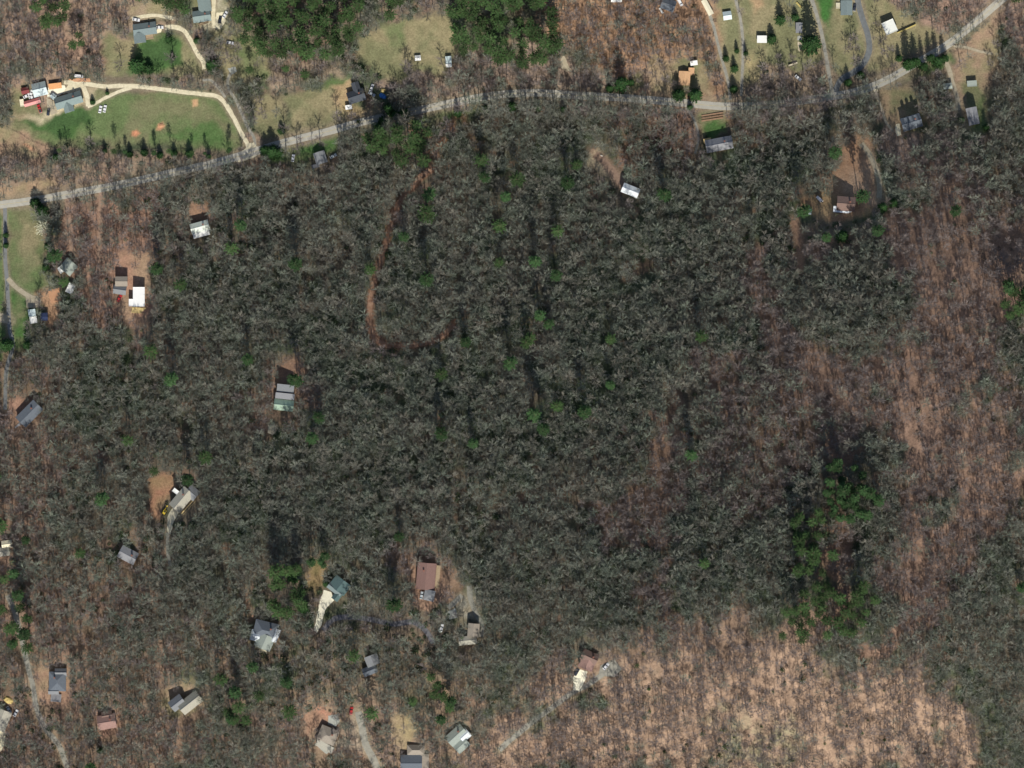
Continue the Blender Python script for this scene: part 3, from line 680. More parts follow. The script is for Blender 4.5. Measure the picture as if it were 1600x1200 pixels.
B('house','weathered pale roofed house beside the oval of bare red soil','house',283,782,50,
  [(285,780,34,19,50,4.4,2.8,G,WEATH,WT,C),(301,770,16,16,50,4.2,2.2,G,GREY,WT,T),(277,768,10,4,-38,3.6,.3,'flat',WHITE,WT,NW)],{'extras':[deck(295,792,30,4,48,2,DECKY)]})
B('house','dark brown grey house half hidden by branches left of the weathered house','house',201,867,-28,[(201,867,26,18,-28,3.8,2.2,G,LAV,WB,C)])
B('house','cream and taupe roofed house on the left edge of the frame','house',6,857,8,[(4,862,22,12,8,3.8,1.4,G,WEATH,WT),(12,850,14,10,8,3.6,1.2,G,CREAMR,WT,NW)])
B('house','stepped mint green roofed house in the wood left of centre','house',444,625,-6,
  [(447,607,24,10,-6,3.8,.6,'shed',GREY,WB),(446,619,27,7,-6,4.6,.5,'shed',LAV,WB,NW),(444,633,28,15,-6,3.8,2.0,G,MINT,WB)],
  {'extras':[deck(436,652,14,14,-6,.8,mat('grey_deck',(.22,.22,.23)))]})
B('house','red brown roofed house in the orange clearing at lower centre','house',667,900,-5,
  [(666,900,26,38,-5,3.8,2.4,G,BROWN,WB,{'rturn':True,'chim':True})],{'extras':[deck(684,901,6,34,-5,2.2,DECKM)]})
B('garage','small blue grey roofed garage just below the red brown roofed house','garage',671,930,-12,[(671,930,14,14,-12,3.0,1.2,'hip',GREY,WB,NW)])
B('house','blue grey hip roofed house right of the lane at lower left','house',89,1065,0,
  [(91,1064,24,28,0,4.6,2.4,'hip',BLUEG,WT,{'rturn':True,'chim':True}),(96,1050,16,10,0,4.2,1.6,G,GREY,WT,NW),(85,1079,14,8,0,3.6,1.2,G,GREY,WT,NW)],
  {'extras':[deck(88,1090,16,12,-5,1.2,mat('grey_deck',(.22,.22,.23)))]})
B('house','pinkish brown roofed house among brown leaf litter at lower left','house',168,1126,10,[(168,1127,26,20,10,4.0,2.4,G,PKB,WB,C),(168,1117,14,10,10,3.6,1.4,G,COCOA,WB,NW)])
B('house','house with one black and one pale roof slope set diagonally under branches','house',293,1097,38,
  [(298,1097,34,18,38,4.4,3.2,G,WEATH,WG),(278,1097,20,16,38,4.0,2.6,G,GREY,WG)])
B('house','large many gabled blue grey house with pale ridge lines and cream slab','house',415,990,-14,
  [(416,984,34,24,-14,5,3.2,'hip',BLUEG,WW,C),(414,1002,24,20,-24,4.8,2.6,G,PALEG,WW,T),(400,992,12,14,-14,4.4,1.8,G,SILVER,WW,NW),(430,992,10,18,-24,4.4,1.4,G,SILVER,WW,TN)])
B('house','dark teal roofed house at the head of a brilliant white gravel drive','house',528,917,-38,
  [(532,914,26,17,-38,4.2,2.4,G,DTEAL,WW,T),(524,920,22,9,-38,3.8,1.8,G,SLATE,WW),(527,931,12,9,52,3.4,1.2,G,DTEAL,WW,NW)])
B('house','small grey double gabled house deep in the wood at bottom centre','house',580,1036,22,
  [(582,1031,18,14,22,4.4,2.2,G,GREY,WG,T),(578,1047,20,11,22,3.6,1.6,G,BLUEG,WG,NW)])
B('house','tan roofed house with stone terrace beside a strip of green grass','house',738,988,-5,
  [(740,984,15,18,-5,4.6,1.8,G,TAUPE,WT,T),(731,1000,25,11,6,3.0,1.2,G,WEATH,WT,NW)])
B('house','taupe hip roofed house below a patch of bare red soil at the bottom','house',512,1149,-22,
  [(513,1148,26,22,-22,5,2.6,'hip',TAUPE,WT,C),(508,1165,26,8,-28,3.8,.8,'shed',WEATH,WT,NW)])
B('house','slate blue roofed house with white trim cut by the bottom edge','house',650,1188,0,
  [(643,1191,30,22,0,4.4,2.2,G,BLUEG,WW),(664,1190,10,22,0,4.2,.6,'flat',TAUPE,WW,NW),(650,1171,24,13,0,4.6,2.2,'hip',TAUPE,WW,NW)])
B('house','diagonal pale green grey house with square wing at bottom centre','house',717,1148,42,
  [(713,1148,29,17,42,4.0,2.0,G,PALEG,WG,C),(726,1148,14,13,42,3.8,1.6,G,SILVER,WG,NW),(721,1163,20,15,42,3.4,1.4,G,PALEG,WG,NW)])
B('house','cocoa brown roofed house above a bright cream parking apron at bottom','house',919,1030,-24,
  [(921,1026,23,15,-24,4.4,2.4,G,COCOA,WT,C),(917,1037,20,14,-24,4.0,1.6,G,PKB,WT,T)])
B('house','brown and pale metal roofed house on the bare slope at right','house',1321,320,-5,
  [(1321,319,26,20,-5,3.8,2.4,G,COCOA,WB,C),(1316,328,26,7,-5,3.0,.8,'shed',SILVER,WB,NW)],{'extras':[deck(1318,337,26,5,-5,1.4,DECKY)]})
B('shed','tiny blue grey shed at the left of the brown hillside house yard','shed',1264,331,0,[(1264,331,5,6,0,2.2,.6,G,WMET,WG,NW)])
B('house','pale grey roofed house on the left edge near the bottom corner','house',4,1124,-22,[(3,1124,22,30,-22,4.2,2,G,WEATH,WG,T)])

# ------------------------------------------------------------------ vehicles
TYRE = mat('tyre_rubber', (.02,.02,.02), .9, .1); LAMP = mat('headlight_glass', (.7,.7,.7), .2, .05)
def paint(nm, c): return mat('paint_'+nm, c, .35, .05, spec=.5)
def prof_mb(pr, w, inset=0.0):
    b = MB(); n = len(pr); vs = [(x, -w/2, z) for x, z in pr]+[(x, w/2, z) for x, z in pr]
    b.add(vs, [tuple(range(n)), tuple(range(2*n-1, n-1, -1))]+[(i, i+n, (i+1) % n+n, (i+1) % n) for i in range(n)]); return b
PROTO = {}
def vehicle_meshes(kind):
    if kind in PROTO: return PROTO[kind]
    L = {'car': 4.6, 'pickup': 5.4, 'van': 5.6}[kind]; h = L/2
    body = prof_mb([(-h,.35),(h,.35),(h,.75),(h-.2,.92),(h*.42,1.0),(-h+.25,1.0),(-h,.9)], 1.8)
    if kind == 'car': gl = [(-h*.78,1.0),(h*.4,1.0),(h*.1,1.42),(-h*.5,1.42)]; rf = (-h*.52, h*.12, 1.42)
    elif kind == 'pickup': gl = [(-h*.12,1.0),(h*.42,1.0),(h*.2,1.65),(-h*.08,1.65)]; rf = (-h*.1, h*.22, 1.65)
    else: gl = [(-h+.1,1.0),(h*.62,1.0),(h*.4,2.0),(-h+.1,2.0)]; rf = (-h+.05, h*.42, 2.0)
    g_ = prof_mb(gl, 1.6); r_ = MB(); r_.box(rf[0], rf[1], -.78, .78, rf[2]+.002, rf[2]+.07)
    w_ = MB(); w_.cyl((0,0,0), .34, .22, 12, 'Y'); l_ = MB(); l_.box(-.02,.04,-.17,.17,-.08,.08)
    bed = None
    if kind == 'pickup': bed = MB(); bed.box(-h+.15, -h*.16, -.72, .72, 1.003, 1.02)
    PROTO[kind] = (body, g_, r_, w_, l_, bed, L, {}); return PROTO[kind]
def vehicle(name, label, cat, px, py, rot, kind, pm, z=0.0):
    body, g_, r_, w_, l_, bed, L, cache = vehicle_meshes(kind)
    P = W(px, py); e = empty(name, P+Vector((0,0,.12+z)), R(rot), label, cat)
    def mm(k, mb, m):
        key = (k, m.name)
        if key not in cache: cache[key] = mesh(k, mb.v, mb.f, m)
        return cache[key]
    bo = obj('body', mm('body', body, pm), e); obj('cabin_glass', mm('glass', g_, GLASS), e); obj('roof', mm('vroof', r_, pm), e)
    if bed: obj('load_bed', mm('bed', bed, mat('bed_liner', (.05,.05,.05), .8)), e)
    for sx in (-1, 1):
        for sy in (-1, 1):
            o = obj('wheel', mm('wheel', w_, TYRE), e); o.location = (sx*L*.31, sy*.82, .34)
    for sy in (-1, 1): o = obj('headlight', mm('lamp', l_, LAMP), bo); o.location = (L/2, sy*.62, .68)
    HOUSE_SPOTS.append((px, py, 5)); return e
VW = paint('white', (.8,.8,.8)); VS = paint('silver', (.45,.5,.52)); VD = paint('dark', (.03,.035,.05)); VR = paint('red', (.45,.03,.03)); VB = paint('blue', (.06,.16,.35))
for a in [
 ('parked_van','left of two white vans parked side by side on the lawn','van',157,171,78,'car',VW),
 ('parked_van','right of two white vans parked side by side on the lawn','van',164,170,78,'car',VW),
 ('parked_van','white van at the top edge of the farmyard track under the trees','van',124,119,-5,'van',VW),
 ('parked_car','small white car beside the dark red shed in the farmyard','car',42,150,30,'car',VW),
 ('parked_car','white car just above the long pink roofed shed','car',51,152,15,'car',VW),
 ('parked_car','white car nearest the workshop among the farmyard vehicles','car',49,146,70,'car',VW),
 ('parked_pickup','red pickup on worn ground below the pink roofed shed','pickup',62,170,110,'pickup',VR),
 ('parked_car','dark car parked near the bottom left corner of the farmhouse','car',76,175,80,'car',VD),
 ('parked_car','white car above left of the L shaped house','car',213,31,-10,'car',VW),
 ('parked_car','white car on the slab between L shaped house and its driveway','car',250,43,0,'car',VW),
 ('parked_car','black car on the drive beside the two gabled grey house','car',344,31,80,'car',VD),
 ('parked_car','white car at the right edge of the drive by the grey gabled house','car',352,23,60,'car',VW),
 ('parked_car','lone white car among trees below the grey gabled house','car',360,67,-10,'car',VW),
 ('parked_car','silver car beside the grey blue house south of the road','car',521,244,30,'car',VS),
 ('parked_car','white car left of the grey blue house near the roadside grass','car',458,247,80,'car',VW),
 ('parked_van','white van right of the dark roofed house at the top edge','van',1062,3,-60,'van',VW),
 ('parked_car','white car in shade above the road between two lanes at right','car',1247,122,-40,'car',VW),
 ('parked_car','red car between the taupe roofed house and the white roofed house','car',187,466,60,'car',VR),
 ('parked_car','white car on gravel right of the cocoa brown house','car',947,1041,50,'car',VW),
 ('parked_car','dark red car right of the taupe hip roofed house at bottom','car',549,1110,80,'car',VR),
 ('parked_car','white car beside the teal slab right of the red clearing','car',690,981,75,'car',VW),
 ('parked_van','white van at the left of the brown hillside house yard','van',1281,312,-45,'van',VW),
 ('parked_car','left of two white cars by the pale house at bottom left','car',14,1109,-60,'car',VW),
 ('parked_car','right of two white cars by the pale house at bottom left','car',25,1114,60,'car',VW),
 ('parked_car','black car on the curving lane side of the grey green house','car',1335,12,85,'car',VD),
 ('parked_car','white car right beside the litter strewn yard of the dark house','car',581,137,70,'car',VW),
 ('parked_car','silver car below the white one in the litter strewn yard','car',581,147,-30,'car',VS),
 ('parked_car','silver car on the slab left of the red brown roofed house garage','car',659,930,80,'car',VS),
 ('parked_car','black car parked on the apron below the cocoa brown house','car',901,1050,60,'car',VD)]: vehicle(*a)

# yellow digger by the red soil, blue tarp over a heap, junk, yellow ramp, fence, yard rubble
def digger(px, py):
    Y1 = mat('digger_yellow', (.75,.55,.05), .5, .1); e = empty('digger', W(px, py)+Vector((0,0,.1)), R(60), 'small yellow digger between the red soil oval and the weathered house', 'digger')
    b = MB(); b.box(-1.4,1.4,-.9,.9,.7,1.3); b.box(-1.2,-.1,-.8,.8,1.301,1.9); b.make('body', Y1, e)
    b = MB(); b.box(.0,1.0,-.75,.1,1.301,2.4); b.make('cab', GLASS, e)
    for s in (-1, 1): b = MB(); b.box(-1.6,1.6,s*1.0-.25,s*1.0+.25,0,.68); b.make('track', TYRE, e)
    b = MB(); b.tube((1.2,.4,1.3),(2.8,.4,2.9),.2,.17,6); b.tube((2.8,.4,2.9),(3.9,.4,1.2),.16,.13,6); b.make('arm', Y1, e)
    b = MB(); b.box(3.6,4.3,0,.8,.6,1.15); b.make('bucket', Y1, e); HOUSE_SPOTS.append((px, py, 6))
digger(257, 800)
def heap(name, label, cat, px, py, rx, ry, h, m, rot=0, seed=1):
    b = MB(); n = 14; P = W(px, py); rr = random.Random(seed)
    vs = [(0,0,h)]
    for k in range(1, 5):
        for i in range(n):
            a = 6.2832*i/n; s = k/4*(1+rr.uniform(-.13,.13)); vs.append((math.cos(a)*rx*K*s, math.sin(a)*ry*K*s, h*(1-(k/4)**2)*(1+rr.uniform(-.2,.2))-(.4 if k == 4 else 0)))
    fs = [(0, 1+i, 1+(i+1) % n) for i in range(n)]
    for k in range(3):
        for i in range(n): a = 1+k*n+i; c = 1+k*n+(i+1) % n; fs.append((a, a+n, c+n, c))
    b.add(vs, fs); o = b.make(name, m); o.location = P; o.rotation_euler = (0,0,R(rot)); tag(o, label, cat); HOUSE_SPOTS.append((px, py, 4)); return o
heap('tarp_heap','bright blue tarpaulin over a heap at the right of the dark house yard','tarp',598,150,7,4.5,1.2,mat('blue_tarp',(.05,.20,.55),.5,.15,1.0),-30,3)
heap('timber_heap','yellowish heap of rubble just above the blue tarpaulin','heap',599,141,5,4,1.1,mat('rubble_yellow',(.42,.33,.14),.9,.3,2),0,4)
heap('mulch_heap','yellow brown heap above the pale house at bottom left','heap',14,1094,9,6,1.4,mat('mulch_yellow',(.60,.46,.18),.9,.25,1.4),-30,5)
heap('boulder','pale round boulder left of the stone terrace house','boulder',688,984,4,5,1.5,mat('boulder_pale',(.42,.46,.38),.9,.15,1.5),0,6)
heap('soil_heap','orange soil heap on the lawn near the row of dark hedge trees','heap',252,196,4,4,.9,mat('orange_soil',(.55,.30,.17)),0,7)
heap('tent','small white canopy in the yard left of the silver cabin clearing','canopy',940,243,3,1.6,.8,mat('canvas_white',(.8,.75,.65),.8,.05),-25,8)
def plankway(name, label, cat, pts, w, m, h=.8):
    a, b_ = W(*pts[0]), W(*pts[1]); e = empty(name, a, math.atan2(b_.y-a.y, b_.x-a.x), label, cat); L = (Vector((b_.x, b_.y))-Vector((a.x, a.y))).length; dz = b_.z-a.z
    n = max(4, int(L/2.5))
    for k in range(n):
        x0, x1 = L*k/n, L*(k+1)/n-.05; b = MB(); z0 = h+dz*k/n; b.box(x0, x1, -w*K/2, w*K/2, z0, z0+.12); b.make('plank', m, e)
    b = MB(); b.box(0, L, w*K/2+.003, w*K/2+.1, h-.3+min(0,dz), h+.9+max(0,dz)); b.make('handrail', m, e)
YT = mat('yellow_timber', (.48,.40,.15), .8, .15, 1.5)
plankway('timber_ramp','long yellow timber ramp running off the white flat roofed building','ramp',((1402,52),(1431,39)),1.7,YT)
plankway('timber_ramp','short yellow timber bench like ramp beside the tallest dark evergreen','ramp',((1244,4),(1252,13)),2.2,YT,.4)
plankway('footbridge','pale plank laid in the grass left of the shaded white car','plank',((1232,103),(1246,98)),1.8,mat('pale_timber',(.6,.55,.42),.8,.1),.2)
def fence(label, pts, gap=3.0):
    a0 = W(*pts[0]); e = empty('wire_fence', a0, 0, label, 'fence'); m = mat('fence_post', (.10,.085,.07), .9, .15); rail = MB(); c = smooth_line(pts, gap/K)
    P = [W(*q)-a0 for q in c]; b0 = MB(); b0.box(-.09,.09,-.09,.09,-.3,1.3); pm = mesh('post', b0.v, b0.f, m)
    for i, p in enumerate(P):
        obj('post', pm, e, p)
        if i+1 < len(P):
            for z in (.5, 1.1): rail.tube(p+Vector((0,0,z)), P[i+1]+Vector((0,0,z)), .05, .05, 4)
    rail.make('rail', m, e)
fence('dark rail fence crossing the lower left corner of the farm lawn', [(20,204),(32,209),(45,218),(58,224),(72,229)])
fence('dark fence bordering the vegetable garden south of the road', [(1092,186),(1112,183),(1134,179)])
# garden beds
for k in range(3):
    y = 178+k*4
    a, c = W(1096, y+3), W(1130, y-2); b = MB(); L = (c-a).length; b.box(0, L, -.45, .45, -.3, .35)
    o = b.make('garden_bed', mat('bed_soil', (.30,.19,.12), .95, .2, 1.5)); o.location = a; o.rotation_euler = (0, 0, math.atan2(c.y-a.y, c.x-a.x))
    tag(o, ['top','middle','bottom'][k]+' one of three raised soil beds in the garden south of the road', 'garden bed', 'raised soil beds in the garden')

# ------------------------------------------------------------------ trees
BD = [mat('bark_grey', (.18,.18,.15), .9, second=(.32,.315,.265), scale=.5, inst=.38, spec=.1), mat('bark_warm', (.19,.175,.145), .9, second=(.33,.305,.255), scale=.5, inst=.38, spec=.1), mat('bark_green', (.165,.185,.145), .9, second=(.31,.335,.265), scale=.5, inst=.38, spec=.1)]
TD = [mat('twig_grey', (.170,.180,.145), .9, second=(.31,.32,.26), scale=.4, inst=.38, spec=.1), mat('twig_warm', (.18,.172,.142), .9, second=(.32,.305,.25), scale=.4, inst=.38, spec=.1), mat('twig_green', (.145,.17,.13), .9, second=(.275,.305,.24), scale=.4, inst=.38, spec=.1)]
BARK_T = mat('bark_brown', (.20,.17,.155), .9, second=(.36,.32,.295), scale=.5, inst=.25, spec=.1)
TWIG_T = mat('twig_brown', (.185,.155,.145), .9, second=(.32,.275,.255), scale=.4, inst=.3, spec=.1)
PINE = mat('pine_needles', (.028,.058,.021), .8, second=(.075,.138,.042), scale=.5, inst=.35, spec=.15)
PINEB = mat('pine_needles_bright', (.024,.058,.022), .8, second=(.062,.125,.042), scale=.5, inst=.4, spec=.15)
SPRUCE = mat('spruce_needles', (.022,.055,.022), .8, second=(.055,.13,.035), scale=.5, inst=.2, spec=.15)
PBARK = mat('pine_bark', (.16,.11,.08), .9, .2, 1)
BLOOM = mat('white_blossom', (.62,.62,.40), .8, second=(.85,.83,.66), scale=.6)
HOLLY = mat('broadleaf_dark', (.03,.055,.02), .7, second=(.07,.12,.04), scale=.6, inst=.2, spec=.2)
def rv(rr, s=1.0): return Vector((rr.uniform(-s, s), rr.uniform(-s, s), rr.uniform(-s, s)))
def bare(seed, Ht, Rc, nl, nb, nt, tw=.085, lw=.17):
    rr = random.Random(seed); random.seed(seed); t = MB(); c = MB()
    lean = Vector((rr.uniform(-.5,.5), rr.uniform(-.5,.5), 0)); top = Vector((lean.x, lean.y, Ht*.86)); mid = Vector((lean.x*.3, lean.y*.3, Ht*.45))
    t.tube((0,0,-1), mid, .30, .22, 6); t.tube(mid, top, .22, .06, 5)
    for i in range(nl):
        f = .42+.50*i/max(1, nl-1); base = mid.lerp(top, (f-.42)/.5) if f > .45 else mid
        az = i*2.4+rr.uniform(-.5,.5); prof = math.sin(min(1, (1.06-f)/.62)*math.pi*.55)
        ln = Rc*(.55+.6*prof)*rr.uniform(.75,1.2); up = rr.uniform(.5,1.1)*(.6+f)
        d = Vector((math.cos(az), math.sin(az), up)).normalized()
        k = base+d*ln*.55; e = k+(d+rv(rr,.35)+Vector((0,0,.25))).normalized()*ln*.6
        t.tube(base, k, lw, lw*.7, 3); t.tube(k, e, lw*.7, lw*.25, 3)
        for j in range(nb):
            u = .25+.75*(j+.5)/nb; b0 = base.lerp(k, u/.55) if u < .55 else k.lerp(e, (u-.55)/.45)
            bd = (d+rv(rr,.6)+Vector((0,0,.15))).normalized(); b1 = b0+bd*Rc*rr.uniform(.3,.62)
            c.tube(b0, b1, lw*.48, lw*.16, 3)
            for _ in range(nt):
                s = b0.lerp(b1, rr.uniform(.25,1)); td = (bd+rv(rr,.5)).normalized(); e2 = s+td*rr.uniform(1.0,2.6)
                sd_ = td.cross(rv(rr)).normalized()*tw
                c.add([s-sd_, s+sd_, e2], [(0,1,2)])
    return t, c
def conifer(seed, Ht, Rc, base, dens, size, shape=1.0, round_=False):
    rr = random.Random(seed); random.seed(seed); t = MB(); c = MB(); t.tube((0,0,-1),(0,0,Ht*(.86 if round_ else .96)), .3, .04, 6)
    nlay = max(6, int(Ht*(1-base)/1.0))
    for i in range(nlay):
        f = i/(nlay-1); z = Ht*(base+(1-base)*f)
        if round_: rad = Rc*math.sin(math.pi*min(.97, .18+.80*(1-f)))**.75
        else: rad = Rc*((1-f)**shape*.95+.08)
        n = max(3, int(dens*rad*rr.uniform(.6,1.2)))
        for j in range(n):
            az = 6.2832*j/n+rr.uniform(-.3,.3)+i*.8; L = rad*(rr.uniform(.45,1.25) if round_ else rr.uniform(.7,1.12))
            z_ = z+(rr.uniform(-.9,.9) if round_ else 0); p0 = Vector((0,0,z_)); p1 = Vector((math.cos(az)*L, math.sin(az)*L, z_+(.22 if round_ else -.12)*L)); t.tube(p0, p1, .05, 0)
            m_ = max(2, int(L/.45))
            for k in range(m_):
                if round_ and (k+1)/m_ < .45 and f < .72: continue
                u = (k+1)/m_; s = p0.lerp(p1, u)+rv(rr, .28)
                for _ in range(2):
                    a = rv(rr).normalized()*size*rr.uniform(.6,1.1); b_ = a.cross(rv(rr)).normalized()*size*rr.uniform(.4,.8)
                    a.z *= .45; b_.z *= .45
                    c.add([s-a, s+b_, s+a*.9, s-b_], [(0,1,2,3)])
    return t, c
PT = {}
def proto(kind, i, tc, tm, cm):
    PT.setdefault(kind, []).append((mesh(kind+'_trunk', tc[0].v, tc[0].f, tm), mesh(kind+'_crown', tc[1].v, tc[1].f, cm)))
ND, NT_ = 9, 6
for i in range(ND): proto('dense', i, bare(100+i, 17+i*.45, 3.3+.22*(i % 4), 12, 5, 6, .060, .085), BD[(0, 1, 2, 0, 2, 0, 1, 2, 0)[i]], TD[(0, 1, 2, 0, 2, 0, 1, 2, 0)[i]])
for i in range(NT_): proto('thin', i, bare(200+i, 16.5+i*.6, 2.9+.25*(i % 3), 10, 6, 7, .048, .075), BARK_T, TWIG_T)
for i in range(5): proto('pine', i, conifer(300+i, 27+i, 3.5+.4*(i % 3), .45, 2.6, .55, round_=True), PBARK, PINE)
for i in range(3): proto('pineb', i, conifer(340+i, 29+i, 3.1+.3*i, .42, 4.2, .55, round_=True), PBARK, PINEB)
for i in range(3): proto('spruce', i, conifer(360+i, 14+1.5*i, 4.3+.4*i, .05, 4.0, .62, .48), PBARK, SPRUCE)
for i in range(2): proto('cedar', i, conifer(380+i, 4.2+i, 1.5+.2*i, .03, 6, .38, .45), PBARK, HOLLY)
proto('bloom', 0, conifer(390, 7.5, 4.6, .25, 4.5, .42, round_=True), PBARK, BLOOM)

TNAME = {'dense': 'bare_tree', 'thin': 'bare_tree', 'pine': 'pine_tree', 'pineb': 'pine_tree', 'spruce': 'spruce_tree', 'cedar': 'cedar_tree', 'bloom': 'blossom_tree'}
TCAT = {'dense': 'tree', 'thin': 'tree', 'pine': 'pine tree', 'pineb': 'pine tree', 'spruce': 'evergreen', 'cedar': 'cedar', 'bloom': 'blossom tree'}
def tree(kind, px, py, label, group=None, s=1.0, sz=1.0, vi=None, rz=None):
    P = W(px, py); vi = random.randrange(len(PT[kind])) if vi is None else vi
    e = empty(TNAME[kind], P, random.uniform(0, 6.28) if rz is None else rz, label, TCAT[kind], group); e.scale = (s, s, s*sz)
    a, c = PT[kind][vi]; obj('trunk', a, e); obj('crown', c, e); return e
random.seed(21)
# --- landmark-based wording for trees that stand alone
LM = [(985,298,'the silver roofed cabin'),(444,625,'the mint green roofed house'),(667,900,'the red brown roofed house'),(313,357,'the pale mint roofed house'),
 (217,465,'the brilliant white roofed house'),(285,783,'the weathered house by red soil'),(528,917,'the dark teal roofed house'),(415,990,'the large many gabled house'),
 (89,1065,'the blue grey hip roofed house'),(47,646,'the diagonal dark slate house'),(919,1030,'the cocoa brown house'),(1321,320,'the brown hillside house'),
 (580,1036,'the small double gabled house'),(738,988,'the stone terrace house'),(640,410,'the red dirt track'),(1423,192,'the house with three dormers'),(1518,181,'the lavender grey house'),
 (1121,227,'the long metal roofed garden house'),(293,1097,'the black and pale roofed house'),(201,867,'the half hidden dark house'),(512,1149,'the taupe hip roofed house'),(6,857,'the cream house on the left edge'),
 (557,147,'the dark cross gabled house'),(227,50,'the L shaped house'),(108,158,'the teal grey farmhouse'),(1322,12,'the house by the curving lane'),(1069,122,'the tan orange roofed house'),
 (107,416,'the diamond set cottage'),(717,1148,'the diagonal pale green house'),(1190,62,'the white roofed shed by the drive'),(501,248,'the grey blue house'),(316,20,'the grey two gabled house')]
used = set()
NUMW = ['just','a short way','some way','well','far']
def where(px, py, lead):
    c = sorted(LM, key=lambda l: (l[0]-px)**2+(l[1]-py)**2)
    for l in c[:6]:
        dx, dy = px-l[0], py-l[1]; d = math.hypot(dx, dy); an = math.degrees(math.atan2(-dy, dx)) % 360
        dr = ['right of','above right of','above','above left of','left of','below left of','below','below right of'][int((an+22.5)//45) % 8]
        w = NUMW[0 if d < 35 else 1 if d < 75 else 2 if d < 130 else 3 if d < 210 else 4]
        s = f'{lead} {w} {dr} {l[2]}'
        if s not in used: used.add(s); return s
    s = f'{lead} about {int(round(d*K/5)*5)} metres {dr} {l[2]}'; used.add(s); return s
LONE = [(672,305),(668,335),(632,370),(465,412),(580,420),(668,437),(790,308),(780,353),(780,410),(728,533),(690,583),(797,565),
 (870,361),(836,408),(868,430),(843,492),(857,505),(828,528),(822,534),(953,528),(1093,525),(952,600),(1036,305),(900,258),(886,287),(808,282),
 (835,646),(870,632),(912,641),(848,668),(1078,708),(1098,876),(625,835),(490,682),(757,278),(752,252),(0,740),(8,818),(45,840),(245,733),
 (297,747),(325,712),(165,775),(205,685),(28,892),(380,352),(365,388),(250,420),(287,445),(240,548),(272,590),(35,925),(45,985),(25,1002),
 (350,1055),(372,1075),(365,1118),(398,1037),(147,1193),(555,1020),(450,1060),(455,1105),(408,1082),(582,1108),(618,940),(1288,371),(1367,361),
 (1570,450),(1588,480),(1597,455),(1488,330),(1342,308),(1252,331),(1590,914),(500,650),(130,860),(390,560),(705,1090),(690,1118),(1300,240),(740,690),(690,675),(105,440),(93,400),(465,592)]
for (px, py) in LONE:
    big = (px, py) in [(828,528),(668,335),(912,641),(45,985),(365,388)]
    tree('pineb' if random.random() < .6 else 'pine', px, py+2, where(px, py, 'lone green pine'), None, (1.4 if big else 1.1)*random.uniform(.75,1.15), .86)
def inpoly(x, y, P):
    c = False; n = len(P)
    for i in range(n):
        ax, ay = P[i]; bx, by = P[(i+1) % n]
        if (ay > y) != (by > y) and x < (bx-ax)*(y-ay)/(by-ay)+ax: c = not c
    return c
EVERG = []
def cell(qx, qy, xs, ys):
    u = (qx-max(min(xs), 0))/(max(xs)-max(min(xs), 0)); v = (qy-max(min(ys), 0))/(max(ys)-max(min(ys), 0)); i = 0 if u < .33 else 1 if u < .67 else 2; j = 0 if v < .33 else 1 if v < .67 else 2
    return [['upper left corner','upper edge','upper right corner'],['left side','middle','right side'],['lower left corner','lower edge','lower right corner']][j][i]
def grove(poly, kind, gap, label, group, s=1.0, prob=1.0):
    xs = [p[0] for p in poly]; ys = [p[1] for p in poly]; y = min(ys); k = 0
    while y < max(ys):
        x = min(xs)+(gap/2 if k % 2 else 0)
        while x < max(xs):
            qx, qy = x+random.uniform(-.35,.35)*gap, y+random.uniform(-.35,.35)*gap
            if inpoly(qx, qy, poly) and random.random() < prob:
                tree(kind, qx, qy, (label+', '+cell(qx, qy, xs, ys)) if gap < 26 else label, group, s*random.uniform(.8,1.2)); EVERG.append((qx, qy, gap*.55))
            x += gap
        y += gap*.87; k += 1
grove([(372,-15),(562,-15),(566,42),(560,78),(515,97),(430,99),(398,92),(372,60)],'pine',19,'green pine in grove left of tan field','pines in the grove left of the tan field',1.0,.95)
grove([(706,-15),(832,-15),(876,45),(874,92),(822,110),(762,102),(716,82),(706,40)],'pine',19,'green pine in grove right of tan field','pines in the grove right of the tan field',1.0,.97)
grove([(574,208),(640,192),(672,200),(674,262),(632,272),(600,250),(572,240)],'pine',18,'green pine in the clump below the road','pines in the clump below the road',1.05,.8)
grove([(1292,722),(1336,720),(1352,758),(1382,770),(1345,808),(1300,815),(1286,780)],'pineb',14,'green pine in the knot on right slope','bright pines on the right slope',.8,.9)
grove([(1236,800),(1300,800),(1296,860),(1300,905),(1360,905),(1370,968),(1318,992),(1236,1005),(1205,980),(1240,930)],'pine',18,'green pine below the knot on right slope','scattered pines on the right slope',.8,.85)
grove([(60,-15),(112,-15),(120,12),(105,45),(66,46)],'pine',17,'green pine in stand at top left','pines at the top left corner',.95,.75)
grove([(118,55),(140,62),(132,98),(112,104)],'pine',16,'green pine in strip above farmyard','pines in the strip above the farm',.8,.8)
grove([(196,-15),(302,-15),(300,34),(274,30),(262,6),(200,4)],'pine',17,'green pine above the L shaped house','pines above the L shaped house',.95,.85)
grove([(392,100),(470,98),(490,118),(430,128),(385,118)],'pine',20,'green pine along creek below left grove','pines by the creek',.7,.6)
grove([(432,880),(470,882),(475,925),(482,955),(428,962)],'pine',16,'dark pine left of dark teal roofed house','pines left of the dark teal house',1.0,.8)
grove([(480,862),(512,866),(512,892),(484,900)],'pineb',14,'yellowish pine above dark teal roofed house','pines above the dark teal house',.7,.85)
grove([(560,-15),(700,-15),(690,18),(625,26),(600,36)],'thin',17,'bare tree in strip above tan field','bare trees above the tan field',1.0,.7)
grove([(608,-15),(640,-15),(632,25),(610,30)],'pine',16,'green pine above the tan field','pines above the tan field',.85,.8)
grove([(630,1050),(680,1050),(720,1100),(690,1120),(640,1090)],'pine',22,'dark pine above diagonal pale green house','pines above the diagonal pale house',.85,.6)
